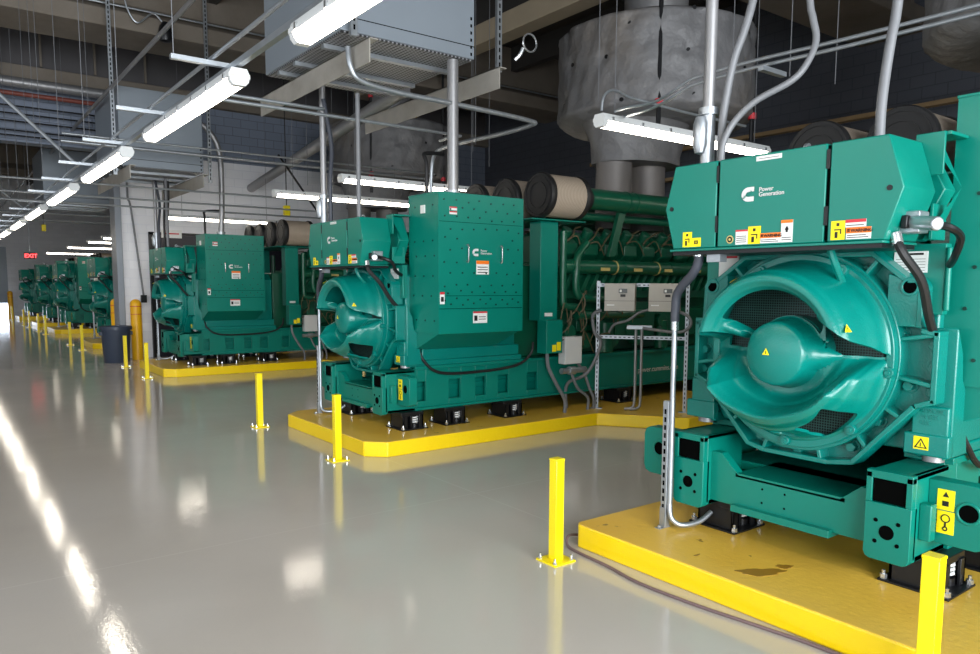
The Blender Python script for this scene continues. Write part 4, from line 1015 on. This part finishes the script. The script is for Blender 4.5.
# coil hanging off the long beam
q = M().tube([(4.98, 6.2, 3.98), (5.02, 6.17, 4.03), (5.05, 6.15, 4.1)], .02, 8).tube([(5.07+.09*math.cos(a*PI/8)+.05, 6.13, 4.16+.09*math.sin(a*PI/8)) for a in range(17)], .01, 6, smooth=0)
tag(q.build('wire_coil', CHROME, origin=(4.98, 6.2, 3.95)), 'small bright wire coil at the end of the long angle beam', 'wire')
# diagonal sway braces upper left
def brace(a, b, l): tag(M().cyl(a, b, .022, 8).build('sway_brace', ZINC, origin=a), l, 'brace', 'diagonal sway braces')
brace((1.62, 10.9, 3.15), (-2.66, 11.4, 7.4), 'slanting steel brace rising to the left edge, nearest')
brace((1.62, 17.6, 3.15), (-3.6, 17.0, 7.4), 'slanting steel brace rising left, the farther one')
brace((1.62, 21.8, 3.15), (-4.8, 21.8, 7.4), 'slanting steel brace rising left, the farthest')
tag(M().cyl((5.2, 13.3, 4.0), (6.9, 14.8, 2.8), .02, 8).build('sway_brace', BLACKM, origin=(5.2, 13.3, 4.0)), 'black diagonal brace in front of the white wall', 'brace')
# pipes under the header wall and along the hall
tag(M().cyl((-6, 17.7, 5.62), (3.3, 17.7, 5.62), .10, 18).build('water_pipe', ALU, origin=(0, 17.7, 5.6)), 'thick grey pipe running along the blue-grey header wall', 'pipe')
tag(M().cyl((-6, 17.6, 5.38), (3.3, 17.6, 5.38), .045, 12).build('water_pipe', mat('red_brown_pipe', (120, 60, 50), .5), origin=(0, 17.6, 5.38)), 'thin red-brown pipe below the thick grey pipe on the header wall', 'pipe')
for z in (5.2, 5.05, 4.9, 4.72, 4.62):
    tag(M().cyl((-6, 17.9, z), (3.3, 17.9, z), .016, 8).build('conduit', BLACKM, origin=(0, 17.9, z)), 'thin dark conduit running across the blue-grey header wall', 'conduit', 'dark conduits on the header wall')
sp1 = lambda x: .53*x+1.65
tag(M().box(8.1, 8.45, 2, 16, 5.95, 6.3).build('roof_joist', mat('tan_steel', (150, 138, 118), .6, .1, .15, 3), origin=(8.2, 9, 5.95), bevel=.01), 'tan steel joist running lengthwise below the dark roof', 'joist')
tag(M().cyl((5.3, 9, 4.3), (6.4, 18.2, 4.0), .10, 14).build('duct_pipe', ALU, origin=(6, 10, 4.3)), 'dull grey sloping pipe above the third generator', 'pipe')
for x, y in ((-.3, 16), (.15, 16.6), (.55, 15.9), (1.0, 16.4), (.4, 12.6), (1.35, 12.8), (2.0, 12.4), (-.1, 17.3), (.8, 17.3), (2.3, 17.0), (5.1, 11.8), (5.6, 11.9), (6.1, 12.3), (7.0, 12.0), (5.2, 7.2), (5.45, 7.6), (6.3, 8.4), (4.9, 4.9), (5.6, 4.0), (5.5, 3.4), (6.0, 3.3)):
    q = rodm.copy(); COL.objects.link(q); q.location = (x, y, 3.7 if x < 3 else 3.3); q.scale = (1, 1, (HC-q.location.z)/(HC-3.1))
    tag(q, 'thin vertical hanger rod below the dark roof', 'rod', 'hanger rods below the roof')
for x, y, z0, z1 in ((.14, 17.4, 5.7, 7.3), (1.25, 17.5, 5.7, 7.3)):
    tag(M().box(x-.06, x+.06, y-.05, y+.05, z0, z1).build('hanger_post', BLACKM, origin=(x, y, z0)), 'dark upright hanger post above the thick grey pipe', 'post', 'dark hanger posts above the pipe')
tag(M().cyl((2.6, 1.0, 4.9), (2.6, 40, 4.9), .03, 10).build('conduit', ALU, origin=(2.6, 12, 4.9)), 'single conduit high under the roof running lengthwise above the aisle', 'conduit')
tag(M().cyl((-6, 14.25, 6.35), (XR-.5, 14.25, 6.35), .018, 8).build('conduit', ZINC, origin=(2, 14.25, 6.35)), 'thin bright conduit along the side of the big concrete girder', 'conduit')
for k, x in enumerate((-.9, .1, 1.1, 2.1, 3.1, 4.1)):
    tag(M().box(x-.02, x+.02, 18.15, 18.21, 6.1, 7.3).build('wall_rib', CONC, origin=(x, 18.2, 6.1)), 'upright rib on the dark panels above the header wall', 'rib', 'ribs above the header wall')
q = thing('wall_bracket_light', 'small dark fixture with a flex hanging from the big concrete girder', 'fixture', (3.55, 14.2, 5.9))
M().lathe([(.001, 5.86), (.10, 5.88), (.13, 5.98), (.10, 6.12), (.05, 6.2)], (3.55, 14.15, 0), 'z', 14).build('fixture_body', BLACKM, q, origin=(3.55, 14.2, 5.9))
M().tube([(3.5, 14.15, 6.2), (3.35, 14.15, 6.3), (3.1, 14.15, 6.1), (2.95, 14.15, 6.3), (2.9, 14.15, 6.6)], .015, 8).build('flex', ZINC, q, origin=(3.55, 14.2, 5.9))
# gooseneck conduit down the white wall, small box
q = thing('wall_conduit', 'grey conduit running down the white block wall to a small switch box', 'conduit', (3.85, 18.16, 1.25))
M().tube([(3.62, 18.15, 4.5), (3.62, 18.15, 3.6), (3.68, 18.15, 3.3), (3.86, 18.15, 1.42)], .022, 8).build('pipe', HOSE, q, origin=(3.85, 18.16, 1.25))
M().box(3.80, 3.92, 18.1, 18.18, 1.25, 1.42).build('switch_box', BLACKM, q, origin=(3.85, 18.16, 1.25), bevel=.006)
M().box(3.29, 3.47, 18.13, 18.2, 1.2, 2.2).build('placeholder', BRICKW, q) if 0 else None
# small yellow hanging pendants
for x, y, z, l in ((5.85, 14.6, 3.05, 'small yellow pull box hanging on a cord above the third generator'), (2.95, 27.0, 3.3, 'tiny yellow pull box hanging far down the aisle')):
    r = thing('pendant_box', l, 'pendant', (x, y, z), 'yellow pendants')
    M().box(x-.06, x+.06, y-.05, y+.05, z, z+.20).build('box', LBLY, r, origin=(x, y, z), bevel=.01)
    M().cyl((x, y, z+.2), (x, y, HC), .01, 6).build('cord', BLACK, r, origin=(x, y, z))
# exit sign
q = M().box(2.9, 3.5, 33.95, 34.0, 2.62, 2.9)
es = thing('exit_sign', 'glowing red exit sign hanging far down the aisle', 'sign', (3.2, 34, 2.62))
M().box(3.0, 3.40, 33.96, 34.0, 2.64, 2.88).build('sign_body', BLACKM, es, origin=(3.2, 34, 2.62), bevel=.005)
tx = text('sign_letters', 'EXIT', .21, (3.01, 33.95, 2.685), 'side', EXITM, es, ext=.004, org=(3.2, 34, 2.62), bold=.004)
M().cyl((3.2, 33.98, 2.9), (3.2, 33.98, HC), .01, 6).build('sign_rod', ZINC, es, origin=(3.2, 34, 2.62))

# ------------------------------------------------------------------ exhaust silencers
def silencer(x, y, l):
    r = thing('exhaust_silencer', l, 'silencer', (x, y, 2.9), 'blanket-wrapped exhaust silencers')
    o = (x, y, 2.9)
    q = M(); NS = 160; NZ = 40; rr = random.Random(int(y*10)); tufts = []
    for k in range(9):
        for z in (4.1, 4.6, 5.1): tufts.append((k/9*2*PI+rr.uniform(-.12, .12), z+rr.uniform(-.1, .1)))
    vs = []; z0, z1 = 3.92, 5.25
    for j in range(NZ):
        t = j/(NZ-1); z = z0+(z1-z0)*t
        for i in range(NS):
            a = 2*PI*i/NS; R = 1.38
            R -= .16*max(0, 1-t/.07)+.25*max(0, (t-.93)/.07)
            R += .006*math.sin(a*13+z*5)+.006*math.sin(a*31-z*9)+.006*math.sin(z*17+a*3)
            for (ta, tz) in tufts:
                da = (a-ta+PI) % (2*PI)-PI; d2 = (da*1.38)**2+(z-tz)**2
                if d2 < .2: R -= .04*math.exp(-d2/.006)-.010*math.cos(7*math.atan2(z-tz, da*1.38))*math.exp(-d2/.06)
            vs.append((x+R*math.cos(a), y+R*math.sin(a), z))
    fs = [(j*NS+i, j*NS+(i+1) % NS, (j+1)*NS+(i+1) % NS, (j+1)*NS+i) for j in range(NZ-1) for i in range(NS)]
    fs += [tuple(range(NS))[::-1], tuple((NZ-1)*NS+i for i in range(NS))]
    q.add(vs, fs); bl = q.build('blanket', BLANKET, r, origin=o, smooth=70)
    q = M()
    for ta, tz in tufts:
        c = Vector((math.cos(ta), math.sin(ta), 0)); p = Vector((x, y, tz))+c*1.31
        q.cyl(p, p+c*.04, .028, 8)
    q.build('blanket_pins', BLACKM, bl, origin=o)
    q = M()
    vs = []; NZ = 10
    for j in range(NZ):
        t = j/(NZ-1); z = 3.36+(3.98-3.36)*t
        for i in range(64):
            a = 2*PI*i/64; R = .62+.15*t*t+.012*math.sin(a*9+z*14)+(.06 if False else 0)
            vs.append((x-.35+1.15*R*math.cos(a), y+R*.85*math.sin(a), z))
    q.add(vs, [(j*64+i, j*64+(i+1) % 64, (j+1)*64+(i+1) % 64, (j+1)*64+i) for j in range(NZ-1) for i in range(64)]+[tuple(range(64))[::-1]])
    q.build('neck_blanket', BLANKET, r, origin=o, smooth=70)
    for dx in (-.38, .32):
        M().cyl((x-.42+dx, y, 2.45), (x-.42+dx, y, 3.5), .25, 28).build('exhaust_pipe', mat('dull_duct', (120, 116, 114), .55, .35, .15, 3) if 'dull_duct' not in bpy.data.materials else bpy.data.materials['dull_duct'], r, origin=o)
    q = M().cyl((x, y, 5.2), (x, y, HC), .45, 24); q.build('stack_pipe', ALU, r, origin=o)
    for a in (3.9, 5.2, 1.0):
        h = M().cyl((x+1.36*math.cos(a), y+1.36*math.sin(a), 3.6), (x+1.36*math.cos(a), y+1.36*math.sin(a), HC), .03, 8)
        hr = h.build('spring_hanger', BLACKM, r, origin=o)
        M().cyl((x+1.36*math.cos(a), y+1.36*math.sin(a), 5.55), (x+1.36*math.cos(a), y+1.36*math.sin(a), 5.65), .05, 10).cyl((x+1.36*math.cos(a), y+1.36*math.sin(a), 3.95), (x+1.36*math.cos(a), y+1.36*math.sin(a), 4.03), .055, 10).build('hanger_ring', LBLR, hr, origin=o)
silencer(8.55, 7.42, 'huge grey quilted exhaust silencer above the second generator engine')
silencer(8.55, 15.14, 'grey quilted exhaust silencer seen dimly above the third generator')
silencer(8.55, 2.25, 'grey quilted exhaust silencer at the top right corner over the nearest generator')

# ------------------------------------------------------------------ charger rack beside the second machine
A = Vector((6.54, 6.475, .15)); B = Vector((7.16, 5.62, .15)); d = (B-A); L = d.length; d.normalize(); nrm = Vector((d.y, -d.x, 0))
if nrm.x > 0: nrm = -nrm
rk = thing('charger_rack', 'slotted steel rack standing on the second pad holding two grey chargers', 'rack', (A+B)/2)
ro = (A+B)/2
def obox(m_, s0, s1, n0, n1, z0, z1):
    vs = []
    for z in (z0, z1):
        for s, n_ in ((s0, n0), (s1, n0), (s1, n1), (s0, n1)):
            p = A+d*s+nrm*n_; vs.append((p.x, p.y, z))
    return m_.add(vs, [(0, 3, 2, 1), (4, 5, 6, 7), (0, 1, 5, 4), (1, 2, 6, 5), (2, 3, 7, 6), (3, 0, 4, 7)])
for s in (0, L):
    q = obox(M(), s-.02, s+.02, -.02, .02, .15, 1.72); q.use(1); z = .2
    while z < 1.68: obox(q, s-.006, s+.006, .02, .0215, z, z+.03); z += .055
    q.build('rack_leg', [ZINC, DARK], rk, origin=ro, smooth=0)
    obox(M(), s-.07, s+.07, -.03, .05, .15, .157).build('foot_plate', ZINC, rk, origin=ro, smooth=0)
for z in (1.67, 1.04):
    q = obox(M(), 0, L, .02, .045, z-.02, z+.02); q.use(1); s = .04
    while s < L-.04: obox(q, s, s+.03, .045, .0465, z-.006, z+.006); s += .055
    q.build('rack_rail', [ZINC, DARK], rk, origin=ro, smooth=0)
for i, (s, l) in enumerate(((.10, 'left of two grey battery chargers on the slotted rack'), (.62, 'right of two grey battery chargers on the slotted rack'))):
    c0 = A+d*(s+.17); r = thing('battery_charger', l, 'charger', (c0.x, c0.y, 1.36), 'battery chargers on the rack')
    oo = (c0.x, c0.y, 1.36)
    b = obox(M(), s, s+.36, .05, .20, 1.36, 1.69).build('housing', INSTR, r, origin=oo, smooth=0, bevel=.006)
    obox(M(), s+.17, s+.27, .20, .203, 1.575, 1.625).build('display', LCD, r, origin=oo, smooth=0)
    obox(M(), s+.18, s+.205, .203, .205, 1.585, 1.615).build('display_reading', LBL, r, origin=oo, smooth=0)
    obox(M(), s+.19, s+.25, .20, .203, 1.53, 1.56).build('keypad', LBLK, r, origin=oo, smooth=0)
    obox(M(), s+.03, s+.12, .20, .202, 1.425, 1.44).build('name_strip', LBL, r, origin=oo, smooth=0)
    obox(M(), s+.0, s+.36, .2, .2015, 1.48, 1.484).build('housing_seam', LBLK, b, origin=oo, smooth=0)
def rp(s, n_, z): p = A+d*s+nrm*n_; return (p.x, p.y, z)
tubething('cable', [rp(.05, .08, 1.37), rp(-.05, .1, 1.30), rp(-.02, .14, 1.1), rp(.05, .1, .95), rp(-.1, .14, .6), rp(-.35, .12, .45), rp(-.36, .1, .15)], .02, HOSE, 'grey cable hanging from the left charger down to the pad', 'cable')
tubething('cable', [rp(.95, .1, 1.37), rp(1.08, .14, 1.3), rp(1.1, .14, 1.2), rp(.98, .12, 1.12), rp(.7, .12, 1.14), rp(.55, .12, 1.16)], .018, HOSE, 'grey cable looping below the right charger', 'cable')
tubething('cable', [rp(.62, .1, 1.38), rp(.5, .14, 1.34), rp(.38, .14, 1.25), rp(.22, .12, 1.2), rp(.15, .1, 1.1)], .016, HOSE, 'grey cable strung between the two chargers', 'cable')
for s, w in ((.47, 'left'), (.54, 'right')):
    tubething('conduit', [rp(s, .08, 1.16), rp(s, .08, .7), rp(s, .08, .28), rp(s-.03, .08, .19), rp(s-.12, .08, .17)], .017, ALU, '%s of two upright conduits in the middle of the charger rack' % w)
tag(obox(M(), .36, .66, .06, .10, 1.14, 1.19).build('cable_fitting', ZINC, origin=rp(.5, .08, 1.14), bevel=.005), 'horizontal metal cable fitting at the middle of the charger rack', 'fitting')

# ------------------------------------------------------------------ hose on the floor
tubething('floor_hose', [(3.33, 3.44, .02), (3.20, 3.40, .05), (3.14, 3.34, .015), (3.12, 3.22, .010), (3.10, 2.95, .010), (3.06, 2.67, .010), (3.08, 2.3, .010), (3.13, 1.95, .010), (3.165, 1.63, .010), (3.17, .8, .010)], .009, mat('purple_grey_hose', (112, 92, 92), .5), 'thin purplish hose lying on the floor along the nearest pad', 'hose')

# shelving and clutter against the right wall
q = thing('wall_rack', 'dark wall rack with tan cross rails behind the second generator', 'rack', (12.6, 9, 0))
M().box(12.9, 13.3, 4.5, 12, 0, 3.2).build('rack_back', DARK, q, origin=(12.6, 9, 0), smooth=0)
k = M()
for z in (2.3, 2.8, 3.3, 3.9, 4.5): k.box(12.75, 12.9, 3.2, 13, z, z+.07)
k.build('rack_rail', mat('tan_rail', (150, 126, 92), .6), q, origin=(12.6, 9, 0), smooth=0)

# ------------------------------------------------------------------ lights
w = bpy.data.worlds.new('world'); SC.world = w; w.use_nodes = True
bgn = w.node_tree.nodes['Background']; bgn.inputs[0].default_value = (.80, .90, 1.0, 1); bgn.inputs[1].default_value = .4
def area(name, loc, rot, sx, sy, power, col=(1, 1, 1)):
    l = bpy.data.lights.new(name, 'AREA'); l.shape = 'RECTANGLE'; l.size = sx; l.size_y = sy; l.energy = power; l.color = col
    o = bpy.data.objects.new(name, l); COL.objects.link(o); o.location = loc; o.rotation_euler = rot; return o
# daylight entering through the open rear bay and the left windows
area('rear_bay_daylight', (-.5, -6.0, 2.6), (math.radians(90), 0, 0), 9.6, 4.2, 1450, (.93, .97, 1))
for y0 in range(-6, 12, 6):
    area('window_daylight', (-8.95, y0+3.6, 3.1), (0, math.radians(-90), 0), 4.0, 4.6, 110, (.93, .97, 1))

SC.view_settings.view_transform = 'Standard'; SC.view_settings.look = 'None'; SC.view_settings.gamma = 1; SC.view_settings.use_curve_mapping = False
SC.view_settings.exposure = .55
SC.cycles.max_bounces = 6; SC.cycles.diffuse_bounces = 3; SC.cycles.glossy_bounces = 3
SC.cycles.sample_clamp_indirect = 6
SC.cycles.use_denoising = True
